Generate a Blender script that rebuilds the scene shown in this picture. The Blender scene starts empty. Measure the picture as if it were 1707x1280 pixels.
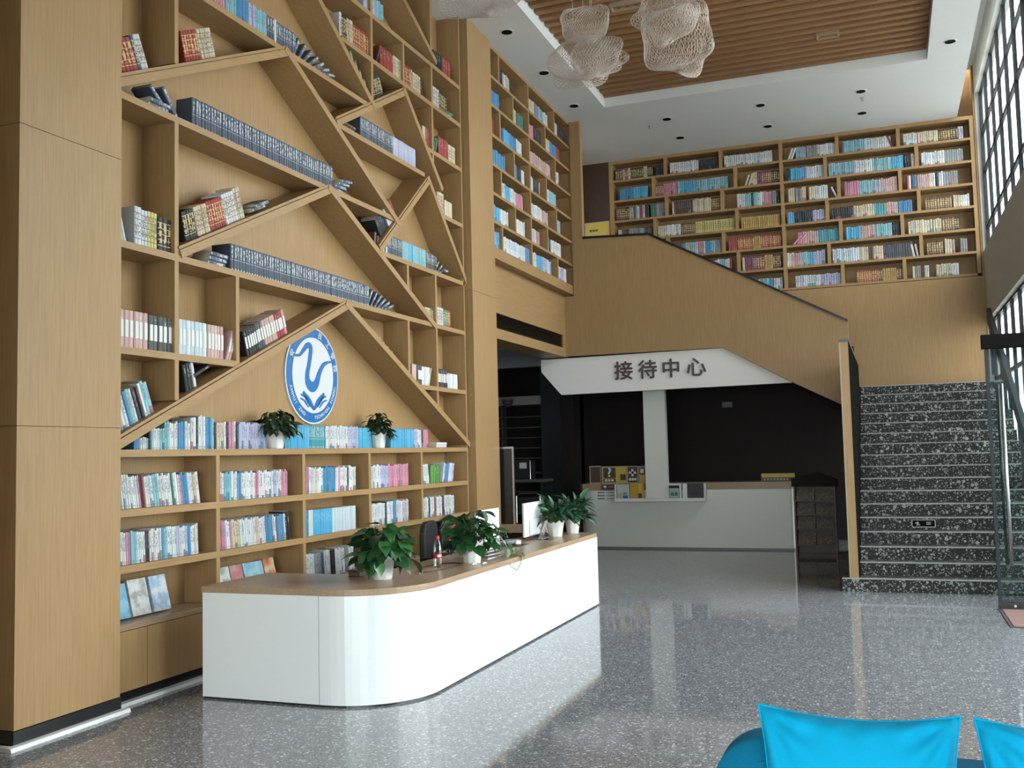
import bpy, bmesh, math, random, re
from mathutils import Vector, Matrix
import numpy as np

sc = bpy.context.scene
COL = sc.collection

# ---------------------------------------------------------------- camera
F_PX, YAW, PITCH, ROLL, EYE = 1664.85, 0.359381, 0.069642, -0.0242414, 1.6
fw = Vector((-math.sin(YAW) * math.cos(PITCH), math.cos(YAW) * math.cos(PITCH), math.sin(PITCH)))
rt = Vector((math.cos(YAW), math.sin(YAW), 0))
up = rt.cross(fw)
r2 = math.cos(ROLL) * rt + math.sin(ROLL) * up
u2 = -math.sin(ROLL) * rt + math.cos(ROLL) * up
cam = bpy.data.cameras.new('camera')
cam.sensor_width = 36.0
cam.lens = F_PX / 1707 * 36
cam.clip_start, cam.clip_end = 0.05, 300
cam_ob = bpy.data.objects.new('camera', cam)
COL.objects.link(cam_ob)
m = Matrix.Identity(4)
for i in range(3):
    m[i][0], m[i][1], m[i][2] = r2[i], u2[i], -fw[i]
m.translation = (0, 0, EYE)
cam_ob.matrix_world = m
sc.camera = cam_ob

# ---------------------------------------------------------------- sky, daylight, exposure
world = bpy.data.worlds.new('overcast_sky')
sc.world = world
world.use_nodes = True
bg = world.node_tree.nodes['Background']
bg.inputs['Color'].default_value = (0.94, 0.98, 1.0, 1)
bg.inputs['Strength'].default_value = 4.3
sc.view_settings.view_transform = 'Standard'
sc.view_settings.look = 'None'
sc.view_settings.gamma = 1.0
sc.view_settings.use_curve_mapping = False
sc.view_settings.exposure = 1.92
cy = sc.cycles
cy.use_denoising = True
cy.max_bounces = 10
cy.diffuse_bounces = 6
cy.glossy_bounces = 4
cy.transparent_max_bounces = 16
cy.caustics_reflective = False
cy.caustics_refractive = False
cy.sample_clamp_indirect = 8.0


def portal(name, loc, sx, sy, normal):
    li = bpy.data.lights.new(name, 'AREA')
    li.shape = 'RECTANGLE'
    li.size, li.size_y = sx, sy
    li.cycles.is_portal = True
    o = bpy.data.objects.new(name, li)
    COL.objects.link(o)
    o.location = loc
    o.rotation_euler = Vector(normal).to_track_quat('-Z', 'Y').to_euler()
    return o


# daylight enters through the glazed right-hand facade (portals only guide the sky light)
portal('daylight_portal', (3.86, 8.9, 3.5), 7.0, 3.6, (-1, 0, 0)).rotation_euler = (0, math.radians(90), 0)
portal('daylight_portal', (3.86, 5.35, 1.4), 2.7, 3.4, (-1, 0, 0)).rotation_euler = (0, math.radians(90), 0)
portal('daylight_portal', (0.25, -4.3, 1.8), 6.5, 3.6, (0, 1, 0)).rotation_euler = (math.radians(90), 0, 0)
portal('daylight_portal', (1.66, 14.5, 6.07), 2.66, 7.1, (-1, 0, 0)).rotation_euler = (0, math.radians(90), 0)
portal('daylight_portal', (1.66, 14.5, 1.9), 3.4, 7.1, (-1, 0, 0)).rotation_euler = (0, math.radians(90), 0)


# ---------------------------------------------------------------- node helper and materials
ALBEDO = 0.74      # overall reflectance of the painted, printed and wooden surfaces


class NT:
    def __init__(s, name):
        s.mat = bpy.data.materials.new(name)
        s.mat.use_nodes = True
        s.t = s.mat.node_tree
        s.b = s.t.nodes['Principled BSDF']

    def n(s, kind, **kw):
        nd = s.t.nodes.new(kind)
        for k, v in kw.items():
            setattr(nd, k, v)
        return nd

    def put(s, sock, v):
        if isinstance(v, bpy.types.NodeSocket):
            s.t.links.new(v, sock)
        elif hasattr(v, '__len__') and len(v) == 3 and sock.type == 'RGBA':
            sock.default_value = (*v, 1)
        else:
            sock.default_value = v

    def m(s, op, a, b=0.0, c=None):
        nd = s.n('ShaderNodeMath', operation=op)
        s.put(nd.inputs[0], a)
        s.put(nd.inputs[1], b)
        if c is not None:
            s.put(nd.inputs[2], c)
        return nd.outputs[0]

    def band(s, v, lo, hi):
        return s.m('MULTIPLY', s.m('GREATER_THAN', v, lo), s.m('LESS_THAN', v, hi))

    def mix(s, f, a, b, blend='MIX'):
        nd = s.n('ShaderNodeMix', data_type='RGBA', blend_type=blend)
        s.put(nd.inputs[0], f)
        s.put(nd.inputs[6], a)
        s.put(nd.inputs[7], b)
        return nd.outputs[2]

    def set(s, **kw):
        if isinstance(kw.get('Base_Color'), bpy.types.NodeSocket):
            kw['Base_Color'] = s.mix(1.0, kw['Base_Color'], (ALBEDO, ALBEDO, ALBEDO), 'MULTIPLY')
        for k, v in kw.items():
            s.put(s.b.inputs[k.replace('_', ' ')], v)
        return s.mat

    def coord(s, which='Object', scale=(1, 1, 1)):
        tc = s.n('ShaderNodeTexCoord')
        mp = s.n('ShaderNodeMapping')
        s.t.links.new(tc.outputs[which], mp.inputs[0])
        mp.inputs['Scale'].default_value = scale
        return mp.outputs[0]

    def noise(s, vec, scale, detail=3.0, rough=0.55):
        nd = s.n('ShaderNodeTexNoise')
        s.t.links.new(vec, nd.inputs['Vector'])
        nd.inputs['Scale'].default_value = scale
        nd.inputs['Detail'].default_value = detail
        nd.inputs['Roughness'].default_value = rough
        return nd.outputs[0]

    def ramp(s, f, stops):
        nd = s.n('ShaderNodeValToRGB')
        s.put(nd.inputs[0], f)
        el = nd.color_ramp.elements
        while len(el) < len(stops):
            el.new(0.5)
        for e, (p, c) in zip(el, stops):
            e.position = p
            e.color = (*c, 1)
        return nd.outputs[0]

    def bump(s, h, strength=0.2, dist=0.01):
        nd = s.n('ShaderNodeBump')
        s.put(nd.inputs['Height'], h)
        nd.inputs['Strength'].default_value = strength
        nd.inputs['Distance'].default_value = dist
        s.t.links.new(nd.outputs[0], s.b.inputs['Normal'])


def plain(name, col, rough=0.5, metal=0.0, vary=0.06, scale=6.0, spec=0.5):
    t = NT(name)
    f = t.noise(t.coord(), scale, 3)
    a = tuple(c * (1 - vary) for c in col)
    b = tuple(min(1, c * (1 + vary)) for c in col)
    return t.set(Base_Color=t.mix(f, a, b), Roughness=rough, Metallic=metal, Specular_IOR_Level=spec)


def wood(name, dark, light, scale=(7, 7, 0.35), rough=0.42):
    t = NT(name)
    v = t.coord('Object', scale)
    g = t.noise(v, 9, 5, 0.62)
    big = t.noise(t.coord('Object', (1.2, 1.2, 0.25)), 2.0, 2)
    c = t.ramp(g, [(0.3, dark), (0.7, light)])
    c = t.mix(t.m('MULTIPLY', big, 0.16), c, tuple(x * 0.7 for x in dark))
    return t.set(Base_Color=c, Roughness=rough, Specular_IOR_Level=0.25)


def terrazzo(name, base, light, dark, layers, rough, spec=0.5):
    """layers: (cell scale, share of cells that are chips, chip size, 'l' or 'd')"""
    t = NT(name)
    co0 = t.coord()
    nz = t.n('ShaderNodeTexNoise')
    t.t.links.new(co0, nz.inputs['Vector'])
    nz.inputs['Scale'].default_value = 55
    ad = t.n('ShaderNodeVectorMath', operation='MULTIPLY_ADD')
    t.t.links.new(nz.outputs['Color'], ad.inputs[0])
    ad.inputs[1].default_value = (0.022, 0.022, 0.022)
    t.t.links.new(co0, ad.inputs[2])
    co = ad.outputs[0]
    c = t.mix(t.noise(co0, 14, 3), tuple(x * 0.88 for x in base), tuple(x * 1.12 for x in base))
    for sc_, share, size, kind in layers:
        vo = t.n('ShaderNodeTexVoronoi')
        t.t.links.new(co, vo.inputs['Vector'])
        vo.inputs['Scale'].default_value = sc_
        sp = t.n('ShaderNodeSeparateColor')
        t.t.links.new(vo.outputs['Color'], sp.inputs[0])
        lim = t.m('MULTIPLY_ADD', sp.outputs[2], size * 0.6, size * 0.6)
        on = t.m('MULTIPLY', t.m('GREATER_THAN', sp.outputs[0], 1 - share), t.m('LESS_THAN', vo.outputs['Distance'], lim))
        col = light if kind == 'l' else dark
        c = t.mix(on, c, t.mix(sp.outputs[1], tuple(x * 0.45 for x in col), col))
    return t.set(Base_Color=c, Roughness=rough, Specular_IOR_Level=spec)


def glass_mat(name, tint=(0.93, 0.97, 0.97), gloss=0.12):
    mt = bpy.data.materials.new(name)
    mt.use_nodes = True
    nt = mt.node_tree
    nt.nodes.clear()
    out = nt.nodes.new('ShaderNodeOutputMaterial')
    mx = nt.nodes.new('ShaderNodeMixShader')
    tr = nt.nodes.new('ShaderNodeBsdfTransparent')
    gl = nt.nodes.new('ShaderNodeBsdfGlossy')
    lw = nt.nodes.new('ShaderNodeLayerWeight')
    mu = nt.nodes.new('ShaderNodeMath')
    mu.operation = 'MULTIPLY'
    mu.inputs[1].default_value = gloss * 3
    lw.inputs['Blend'].default_value = 0.35
    tr.inputs[0].default_value = (*tint, 1)
    gl.inputs['Roughness'].default_value = 0.02
    nt.links.new(lw.outputs['Facing'], mu.inputs[0])
    nt.links.new(mu.outputs[0], mx.inputs[0])
    nt.links.new(tr.outputs[0], mx.inputs[1])
    nt.links.new(gl.outputs[0], mx.inputs[2])
    nt.links.new(mx.outputs[0], out.inputs['Surface'])
    return mt


OAK = wood('oak_laminate', (0.370, 0.220, 0.096), (0.462, 0.286, 0.134))
OAK_H = wood('oak_laminate_lengthwise', (0.370, 0.220, 0.096), (0.462, 0.286, 0.134), (7, 0.35, 7))
OAK_TOP = wood('oak_worktop', (0.36, 0.235, 0.145), (0.48, 0.33, 0.21), (7, 0.4, 7), 0.3)
SLAT = wood('ceiling_slat_wood', (0.33, 0.165, 0.072), (0.45, 0.24, 0.115), (0.4, 7, 7), 0.5)
WHITE_PAINT = plain('white_ceiling_paint', (0.84, 0.84, 0.82), 0.8, vary=0.02)
SIGN_WHITE = plain('warm_white_panel', (0.93, 0.88, 0.84), 0.5, vary=0.01)
GREY_PAINT = plain('grey_wall_paint', (0.64, 0.62, 0.56), 0.8, vary=0.03)
DARK_UNLIT = plain('dark_unlit_tone', (0.026, 0.021, 0.019), 0.8, spec=0.12)  # near-black tone; puts the unlit reception bay's darkness into the colour
DARK_BLUE = plain('dark_blue_panel', (0.020, 0.028, 0.034), 0.4)
BLACK = plain('black_lacquer', (0.012, 0.012, 0.013), 0.25)
BLACK_MATT = plain('black_plastic', (0.018, 0.018, 0.02), 0.5)
STEEL_DARK = plain('dark_steel', (0.022, 0.026, 0.032), 0.5, spec=0.22)
FELT = plain('black_matt_board', (0.012, 0.011, 0.010), 1.0, spec=0.0)
WALNUT = wood('dark_walnut', (0.055, 0.033, 0.02), (0.085, 0.052, 0.032))
STEEL = plain('brushed_steel', (0.62, 0.62, 0.63), 0.3, 1.0)
WHITE_GLOSS = plain('white_gloss_panel', (0.84, 0.85, 0.85), 0.18, vary=0.01)
WHITE_MATT = plain('white_plastic', (0.82, 0.82, 0.81), 0.4, vary=0.02)
COUNTER_WHITE = plain('counter_white_panel', (0.82, 0.81, 0.75), 0.45, vary=0.02)
FLOOR = terrazzo('grey_terrazzo', (0.25, 0.25, 0.27), (0.75, 0.75, 0.78), (0.11, 0.11, 0.12), [(95, 0.4, 0.44, 'd'), (110, 0.4, 0.44, 'l'), (50, 0.28, 0.46, 'l')], 0.06)
STAIR = terrazzo('dark_terrazzo', (0.026, 0.027, 0.026), (0.50, 0.50, 0.46), (0.012, 0.012, 0.013), [(70, 0.40, 0.40, 'l'), (38, 0.34, 0.42, 'l'), (21, 0.30, 0.40, 'l')], 0.5, 0.18)
NOSING = plain('pale_nosing', (0.40, 0.39, 0.36), 0.4)
GLASS = glass_mat('window_glass')
GLASS_GREY = glass_mat('grey_window_glass', (0.72, 0.75, 0.75), 0.1)
GLASS_SOLAR = glass_mat('solar_window_glass', (0.80, 0.82, 0.82), 0.1)
GLASS_DARK = glass_mat('door_glass', (0.72, 0.80, 0.80), 0.16)
CERAMIC = plain('white_ceramic', (0.80, 0.78, 0.72), 0.35, vary=0.04)
SOIL = plain('potting_soil', (0.03, 0.02, 0.014), 0.95, vary=0.4, scale=60)
WIRE = plain('pale_wire', (0.62, 0.52, 0.44), 0.5)
PAPER = plain('paper', (0.78, 0.77, 0.74), 0.7, vary=0.03)
YELLOW = plain('yellow_board', (0.62, 0.46, 0.05), 0.5)
BROWN_PRINT = plain('brown_print', (0.075, 0.035, 0.022), 0.5)
SIGN_BROWN = plain('sign_letter_brown', (0.085, 0.055, 0.048), 0.4)
LOGO_BLUE = plain('logo_blue', (0.010, 0.15, 0.43), 0.35, vary=0.02)
LOGO_WHITE = plain('logo_white', (0.70, 0.70, 0.73), 0.35, vary=0.02)
RED = plain('red_plastic', (0.55, 0.03, 0.035), 0.4)


# ---------------------------------------------------------------- mesh helpers
class MB:
    def __init__(s):
        s.v, s.f = [], []

    def add(s, vs, fs):
        k = len(s.v)
        s.v += [tuple(p) for p in vs]
        s.f += [tuple(i + k for i in f) for f in fs]
        return s

    def box(s, x0, x1, y0, y1, z0, z1):
        return s.add([(x0, y0, z0), (x1, y0, z0), (x1, y1, z0), (x0, y1, z0), (x0, y0, z1), (x1, y0, z1), (x1, y1, z1), (x0, y1, z1)],
                     [(3, 2, 1, 0), (4, 5, 6, 7), (0, 1, 5, 4), (1, 2, 6, 5), (2, 3, 7, 6), (3, 0, 4, 7)])

    def prism(s, pts, axis, a, b):
        """polygon pts (2-D) extruded along axis from a to b; axis 0: (y,z) 1: (x,z) 2: (x,y)"""
        def p3(p, c):
            return (c, p[0], p[1]) if axis == 0 else (p[0], c, p[1]) if axis == 1 else (p[0], p[1], c)
        n = len(pts)
        return s.add([p3(p, a) for p in pts] + [p3(p, b) for p in pts],
                     [tuple(range(n))[::-1], tuple(range(n, 2 * n))] + [(i, (i + 1) % n, (i + 1) % n + n, i + n) for i in range(n)])

    def tube(s, pts, r, k=6, caps=True):
        pts = [Vector(p) for p in pts]
        rs = r if hasattr(r, '__len__') else [r] * len(pts)
        rings = []
        prev = None
        for i, p in enumerate(pts):
            d = (pts[min(i + 1, len(pts) - 1)] - pts[max(i - 1, 0)]).normalized()
            a = prev - d * prev.dot(d) if prev else (Vector((0, 0, 1)) if abs(d.z) < 0.9 else Vector((1, 0, 0))).cross(d)
            a.normalize()
            prev = a
            b = d.cross(a)
            rings.append([p + (a * math.cos(2 * math.pi * j / k) + b * math.sin(2 * math.pi * j / k)) * rs[i] for j in range(k)])
        vs = [q for r_ in rings for q in r_]
        fs = [(i * k + j, i * k + (j + 1) % k, (i + 1) * k + (j + 1) % k, (i + 1) * k + j) for i in range(len(pts) - 1) for j in range(k)]
        if caps:
            fs += [tuple(range(k))[::-1], tuple(range((len(pts) - 1) * k, len(pts) * k))]
        return s.add(vs, fs)

    def lathe(s, prof, k=24, c=(0, 0, 0), wob=None):
        vs = []
        for i, (r, z) in enumerate(prof):
            for j in range(k):
                a = 2 * math.pi * j / k
                rr, zz = (r, z) if wob is None else wob(i, j, r, z)
                vs.append((c[0] + rr * math.cos(a), c[1] + rr * math.sin(a), c[2] + zz))
        fs = [(i * k + j, i * k + (j + 1) % k, (i + 1) * k + (j + 1) % k, (i + 1) * k + j) for i in range(len(prof) - 1) for j in range(k)]
        if prof[0][0] > 1e-6:
            fs.append(tuple(range(k))[::-1])
        if prof[-1][0] > 1e-6:
            fs.append(tuple(range((len(prof) - 1) * k, len(prof) * k)))
        return s.add(vs, fs)

    def mesh(s, name, mat, smooth=False):
        me = bpy.data.meshes.new(name)
        me.from_pydata(s.v, [], s.f)
        me.validate()
        if mat:
            me.materials.append(mat)
        bm = bmesh.new()
        bm.from_mesh(me)
        bmesh.ops.recalc_face_normals(bm, faces=bm.faces)
        bm.to_mesh(me)
        bm.free()
        if smooth:
            for p in me.polygons:
                p.use_smooth = True
        return me

    def build(s, name, mat, parent=None, smooth=False, bevel=0.0):
        o = bpy.data.objects.new(name, s.mesh(name, mat, smooth))
        COL.objects.link(o)
        if parent is not None:
            o.parent = parent
        if bevel:
            bv = o.modifiers.new('bevel', 'BEVEL')
            bv.width, bv.segments, bv.limit_method = bevel, 2, 'ANGLE'
        return o


def box(name, mat, parent, *b, bevel=0.0):
    return MB().box(*b).build(name, mat, parent, bevel=bevel)


def inst(name, me, parent, loc=(0, 0, 0), rot=(0, 0, 0), scale=(1, 1, 1)):
    o = bpy.data.objects.new(name, me)
    COL.objects.link(o)
    o.parent = parent
    o.location, o.rotation_euler, o.scale = loc, rot, scale
    return o


def tag(o, label, cat=None, group=None, kind=None):
    o['label'] = label
    if cat:
        o['category'] = cat
    if group:
        o['group'] = group
    if kind:
        o['kind'] = kind
    return o


def empty(name, loc=(0, 0, 0), rz=0.0):
    o = bpy.data.objects.new(name, None)
    COL.objects.link(o)
    o.location = loc
    o.rotation_euler = (0, 0, rz)
    return o


def thing(name, label, cat, loc=(0, 0, 0), rz=0.0, group=None):
    return tag(empty(name, loc, rz), label, cat, group)


def struct(o, label, cat='structure'):
    return tag(o, label, cat, None, 'structure')


def text_mesh(body, size, extrude=0.004, align='CENTER'):
    c = bpy.data.curves.new('lettering', 'FONT')
    c.body, c.size, c.extrude = body, size, extrude
    c.align_x, c.align_y = align, 'CENTER'
    c.resolution_u = 3
    o = bpy.data.objects.new('lettering_source', c)
    COL.objects.link(o)
    bpy.context.view_layer.update()
    me = bpy.data.meshes.new_from_object(o.evaluated_get(bpy.context.evaluated_depsgraph_get()))
    bpy.data.objects.remove(o)
    return me


def text(name, body, size, mat, parent, mtx, extrude=0.004, bold=0.0, align='CENTER'):
    src = text_mesh(body, size, extrude, align)
    b = MB()
    for dx, dy in (((0, 0),) if not bold else ((-bold, 0), (bold, 0), (0, bold), (0, -bold))):
        k = 0.0004 * (dx > 0) + 0.0008 * (dy > 0) + 0.0012 * (dy < 0)
        b.add([(v.co.x + dx, v.co.y + dy, v.co.z + k) for v in src.vertices], [tuple(p.vertices) for p in src.polygons])
    me = bpy.data.meshes.new(name)
    me.from_pydata(b.v, [], b.f)
    me.materials.append(mat)
    o = bpy.data.objects.new(name, me)
    COL.objects.link(o)
    o.parent = parent
    o.matrix_local = mtx
    return o


def basis(x, y, z, o):
    mm = Matrix.Identity(4)
    for i in range(3):
        mm[i][0], mm[i][1], mm[i][2], mm[i][3] = x[i], y[i], z[i], o[i]
    return mm


FACE_Y = lambda o: basis((1, 0, 0), (0, 0, 1), (0, -1, 0), o)     # lettering read by someone looking along +Y
FACE_X = lambda o: basis((0, 1, 0), (0, 0, 1), (1, 0, 0), o)      # lettering on a wall that faces +X

# ================================================================ THE SETTING
CEIL = 7.07
XR = 1.6           # right wall by the stairs
XF2 = 3.8          # glazed facade beside the entrance area
YB = 15.6          # front of the upper-flight balustrade
YW = 18.3          # back wall

fl = box('floor', FLOOR, None, -9.5, 3.95, -4.2, 18.6, -0.2, 0.0)
struct(fl, 'polished grey terrazzo floor of the lobby', 'floor')
gd = box('ground_outside', plain('concrete_paving', (0.58, 0.58, 0.56), 0.9), None, 3.95, 60, -40, 60, -0.35, -0.15)
struct(gd, 'pale paving outside the windows', 'ground')

# ceiling with the recess that holds the slats
RX0, RX1, RY0, RY1 = -4.0, 0.76, 0.6, 15.15
c = MB()
c.box(-5.4, RX0, -4.2, YW + 0.3, CEIL, CEIL + 0.5)
c.box(RX1, 1.32, -4.2, YW + 0.3, CEIL, CEIL + 0.5)
c.box(RX0, RX1, -4.2, RY0, CEIL, CEIL + 0.5)
c.box(RX0, RX1, RY1, YW + 0.3, CEIL, CEIL + 0.5)
c.box(RX0, RX1, RY0, RY1, CEIL + 0.36, CEIL + 0.5)
c.box(1.32, 1.62, -4.2, YW, CEIL + 0.85, CEIL + 0.95)      # top of the window pocket
c.box(1.26, 1.32, -4.2, YW, CEIL + 0.5, CEIL + 0.95)
c.box(1.32, XF2, -4.2, 10.75, CEIL, CEIL + 0.5)
ceiling = struct(c.build('ceiling', WHITE_PAINT), 'white ceiling around a recessed wood-slat field', 'ceiling')
backing = box('slat_backing', plain('slat_backing_brown', (0.05, 0.026, 0.013), 0.9), ceiling, RX0 + 0.005, RX1 - 0.005, RY0, RY1 - 0.005, CEIL + 0.30, CEIL + 0.355)
slat_me = MB().box(RX0 + 0.01, RX1 - 0.01, -0.05, 0.05, 0, 0.13).mesh('slat', SLAT)
y = RY1 - 0.06
while y > 4.0:
    inst('slat', slat_me, ceiling, (0, y, CEIL + 0.15))
    y -= 0.205

# walls
w = MB()
w.box(-5.5, -5.16, -4.2, 12.02, 0, CEIL)
w.box(-5.3, -5.06, 12.02, YB, 4.18, CEIL)
w.box(-5.7, -5.4, YB, YW + 0.3, 4.0, CEIL)
struct(w.build('wall_left', OAK), 'oak-clad left wall behind the tall bookcase', 'wall')

# wall over the passage with the black air grille
wp = MB()
VZ0, VZ1, VY0, VY1 = 3.30, 3.51, 12.03, 15.46
wp.box(-5.3, -4.90, 12.02, YB + 0.3, 3.16, VZ0)
wp.box(-5.3, -4.90, 12.02, YB + 0.3, VZ1, 4.18)
wp.box(-5.3, -4.90, VY1, YB + 0.3, VZ0, VZ1)
wp.box(-5.3, -5.06, 12.02, VY1, VZ0, VZ1)
struct(wp.build('wall_over_passage', OAK_H), 'oak panel above the dark passage opening', 'wall')
vent = thing('air_grille', 'long black louvred air grille in the oak panel above the passage', 'air vent', (-4.90, VY0, VZ0))
box('backing', BLACK, vent, -0.15, -0.12, 0, VY1 - VY0, 0, VZ1 - VZ0)
lv = MB().add([(-0.03, 0.0, 0), (0.0, 0, 0.012), (0.0, 0, 0.016), (-0.03, 0, 0.004), (-0.03, VY1 - VY0, 0), (0.0, VY1 - VY0, 0.012), (0.0, VY1 - VY0, 0.016), (-0.03, VY1 - VY0, 0.004)],
              [(0, 1, 2, 3), (7, 6, 5, 4), (0, 4, 5, 1), (1, 5, 6, 2), (2, 6, 7, 3), (3, 7, 4, 0)]).mesh('louvre', BLACK)
for i in range(8):
    inst('louvre', lv, vent, (-0.005, 0, 0.01 + i * 0.025))

# near pillar, clad with panels
PX = -4.71


def pillar(name, y0, y1, seams, label):
    core = box(name, OAK, None, -5.45, PX - 0.02, y0 + 0.02, y1 - 0.02, 0, CEIL)
    struct(core, label, 'column')
    zs = [0.10] + seams + [CEIL]
    for a, b in zip(zs[:-1], zs[1:]):
        p = MB().box(PX - 0.02, PX, y0, y1, a + 0.002, b - 0.002).build('panel', OAK, core)
        p = MB().box(-5.45, PX - 0.02, y0, y0 + 0.02, a + 0.002, b - 0.002).build('panel', OAK, core)
    box('plinth', BLACK, core, -5.45, PX + 0.006, y0 - 0.006, y1 + 0.006, 0, 0.098)
    return core


pillar('wall_pillar_near', 4.39, 5.225, [1.83, 3.62], 'broad oak-clad column at the left picture edge')
pillar('wall_pillar_far', 11.235, 12.02, [3.62], 'slim oak-clad column between tall bookcase and passage')
# white cable strip along the foot of pillar and bookcase
t = MB()
t.prism([(PX + 0.008, 0), (PX + 0.05, 0), (PX + 0.042, 0.022), (PX + 0.008, 0.026)], 1, 4.33, 5.27)
t.prism([(-5.45, 0), (PX + 0.03, 0), (PX + 0.03, 0.024), (-5.45, 0.024)], 1, 4.335, 4.375)
t.prism([(-4.828, 0), (-4.78, 0), (-4.785, 0.022), (-4.828, 0.026)], 1, 5.24, 11.2)
struct(t.build('trim_1', WHITE_MATT), 'white cable strip along the foot of column and bookcase', 'trim')

# back wall, dark wall of the reception bay, stair side wall
struct(MB().box(-5.4, 1.75, YW + 0.16, YW + 0.36, 4.35, 8.2).box(-5.4, 1.75, YW - 0.2, YW + 0.36, 2.3, 4.35).box(1.57, 1.75, YW - 0.2, YW + 0.36, 4.35, 8.2).build('wall_back', OAK), 'oak-clad back wall above the stair landing', 'wall')
struct(box('wall_upper', WALNUT, None, -5.4, -4.745, YW - 0.2, YW + 0.36, 4.35, CEIL), 'dark brown panel left of the back bookcase', 'wall')
w = MB()
w.box(-9.5, 1.75, YW, YW + 0.2, 0, 2.3)
w.box(-5.3, -0.5, YW - 0.26, YW, 0, 3.3)
w.box(-5.45, -5.2, 16.9, YW, 0, 3.9)
struct(w.build('wall_reception', DARK_UNLIT), 'dark wall at the back of the reception bay', 'wall')  # bay is dark because unlit; the darkness sits in the wall colour
sw = MB().box(-0.475, -0.385, 11.74, 15.62, 0.0, 2.76)
sw.box(-0.475, -0.385, 15.62, 16.2, 0.0, 2.35)
sw = struct(sw.build('wall_stair', OAK), 'oak-clad side wall left of the stair flight', 'wall')
box('cap_rail', BLACK, sw, -0.485, -0.375, 11.73, 15.6, 2.76, 2.79)
box('dark_side_sheet', FELT, sw, -0.385, -0.378, 11.76, 15.6, 0.15, 2.755)  # thin black sheet added so the wall's right face comes out dark
box('edge_trim', plain('pale_edge', (0.40, 0.33, 0.22), 0.5), sw, -0.482, -0.470, 11.732, 11.745, 0.15, 2.76)
w = MB()
w.box(-9.5, -5.3, 11.6, 12.02, 0, 3.6)
w.box(-9.7, -9.5, 11.6, 18.5, 0, 3.6)
struct(w.build('wall_passage', GREY_PAINT), 'grey walls of the dim side passage', 'wall')
w = MB()
w.box(-9.5, -5.3, 12.02, YW, 3.3, 3.5)
w.box(-5.3, -4.9, 15.9, YW, 3.3, 3.5)
w.box(-9.5, -5.3, 14.0, 14.25, 3.18, 3.3)
w.box(-9.5, -5.3, 16.2, 16.4, 3.10, 3.3)
struct(w.build('ceiling_passage', plain('passage_grey', (0.30, 0.31, 0.32), 0.8)), 'grey ceiling with beams in the side passage', 'ceiling')
struct(box('trim_2', plain('beam_grey', (0.40, 0.40, 0.38), 0.7), None, -9.5, -5.95, 17.4, 17.7, 2.50, 2.66), 'pale bulkhead across the end of the side passage', 'trim')
struct(box('wall_bulkhead', DARK_UNLIT, None, -9.5, -5.95, 17.7, 17.9, 2.0, 3.3), 'dark wall strip above the passage shelves', 'wall')
struct(box('wall_corner', DARK_BLUE, None, -5.95, -5.2, 17.3, 17.5, 0, 3.3), 'dark blue-black wall between passage and reception bay', 'wall')

# upper-flight balustrade: one oak panel with sloping top and underside
bal = MB().prism([(-4.90, 3.17), (-2.36, 3.165), (-1.33, 2.575), (-0.62, 2.20), (-0.50, 2.20), (-0.50, 3.44), (-3.47, 5.045), (-4.56, 5.09), (-4.56, CEIL), (-4.74, CEIL), (-4.74, 4.15), (-4.90, 4.15)], 1, YB, YB + 0.12)
bal = struct(bal.build('wall_balustrade', OAK), 'oak panel of the upper stair flight with sloping top', 'wall')
rail = MB().prism([(-4.56, 5.09), (-3.47, 5.045), (-0.50, 3.44), (-0.50, 3.475), (-3.46, 5.08), (-4.56, 5.125)], 1, YB - 0.02, YB + 0.14)
rail.build('cap_rail', BLACK, bal)
# upper floor slab, upper flight and its soffit
up_ = MB()
up_.box(-5.3, -3.47, YB + 0.12, YW - 0.2, 3.5, 4.06)
n2 = 10
for i in range(n2):
    x1 = -0.5 - i * 0.297
    up_.box(x1 - 0.297, x1, YB + 0.12, YW - 0.2, 2.5 + i * 0.156 - 0.05, 2.5 + (i + 1) * 0.156)
struct(up_.build('floor_upper', STAIR), 'upper flight and landing behind the oak balustrade', 'floor')
sf = MB().prism([(-5.3, 3.15), (-2.36, 3.15), (-1.33, 2.56), (-0.52, 2.15), (-0.52, 2.22), (-2.36, 3.22), (-5.3, 3.22)], 1, YB + 0.12, YW)
struct(sf.build('ceiling_reception', DARK_UNLIT), 'dark sloping underside of the upper flight above the counter', 'ceiling')  # shade under the flight is carried by the near-black colour
struct(box('floor_landing', STAIR, None, -0.6, XR, 11.71 + 16 * 0.28 + 0.1, YW - 0.2, 2.3, 2.499), 'half landing at the head of the first flight', 'floor')

# right wall with its two window bands
w = MB()
w.box(XR, XR + 0.18, 10.75, YW + 0.2, 3.6, 4.74)
w.box(XR, XR + 0.18, 10.75, YW + 0.2, 7.42, 8.1)
w.box(XR, XR + 0.18, 18.08, YW + 0.2, 0, 8.1)
w.box(XR, XR + 0.18, 10.75, 10.95, 0, 8.1)
w.box(XR, XR + 0.18, 10.95, 18.08, 0, 0.2)
w.box(XR, XF2 + 0.15, 10.75, 10.95, 0, 8.1)
struct(w.build('wall_right', GREY_PAINT), 'grey right wall with tall window bands beside the stairs', 'wall')
w = MB()
w.box(-5.5, -3.0, -4.4, -4.2, 0, CEIL + 0.5).box(3.5, 3.95, -4.4, -4.2, 0, CEIL + 0.5).box(-3.0, 3.5, -4.4, -4.2, 3.6, CEIL + 0.5)
w.box(XF2, 3.95, 3.6, 7.1, 2.75, CEIL + 0.5).box(XF2, 3.95, -4.2, 3.6, 0, CEIL + 0.5).box(-5.5, -4.15, -4.2, 3.7, 0, CEIL)  # last box: unseen wall added to block light from the near column's front
struct(w.build('wall_rear', GREY_PAINT), 'grey unseen walls round the added glazing, with one light-blocking wall at left', 'wall')


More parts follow.
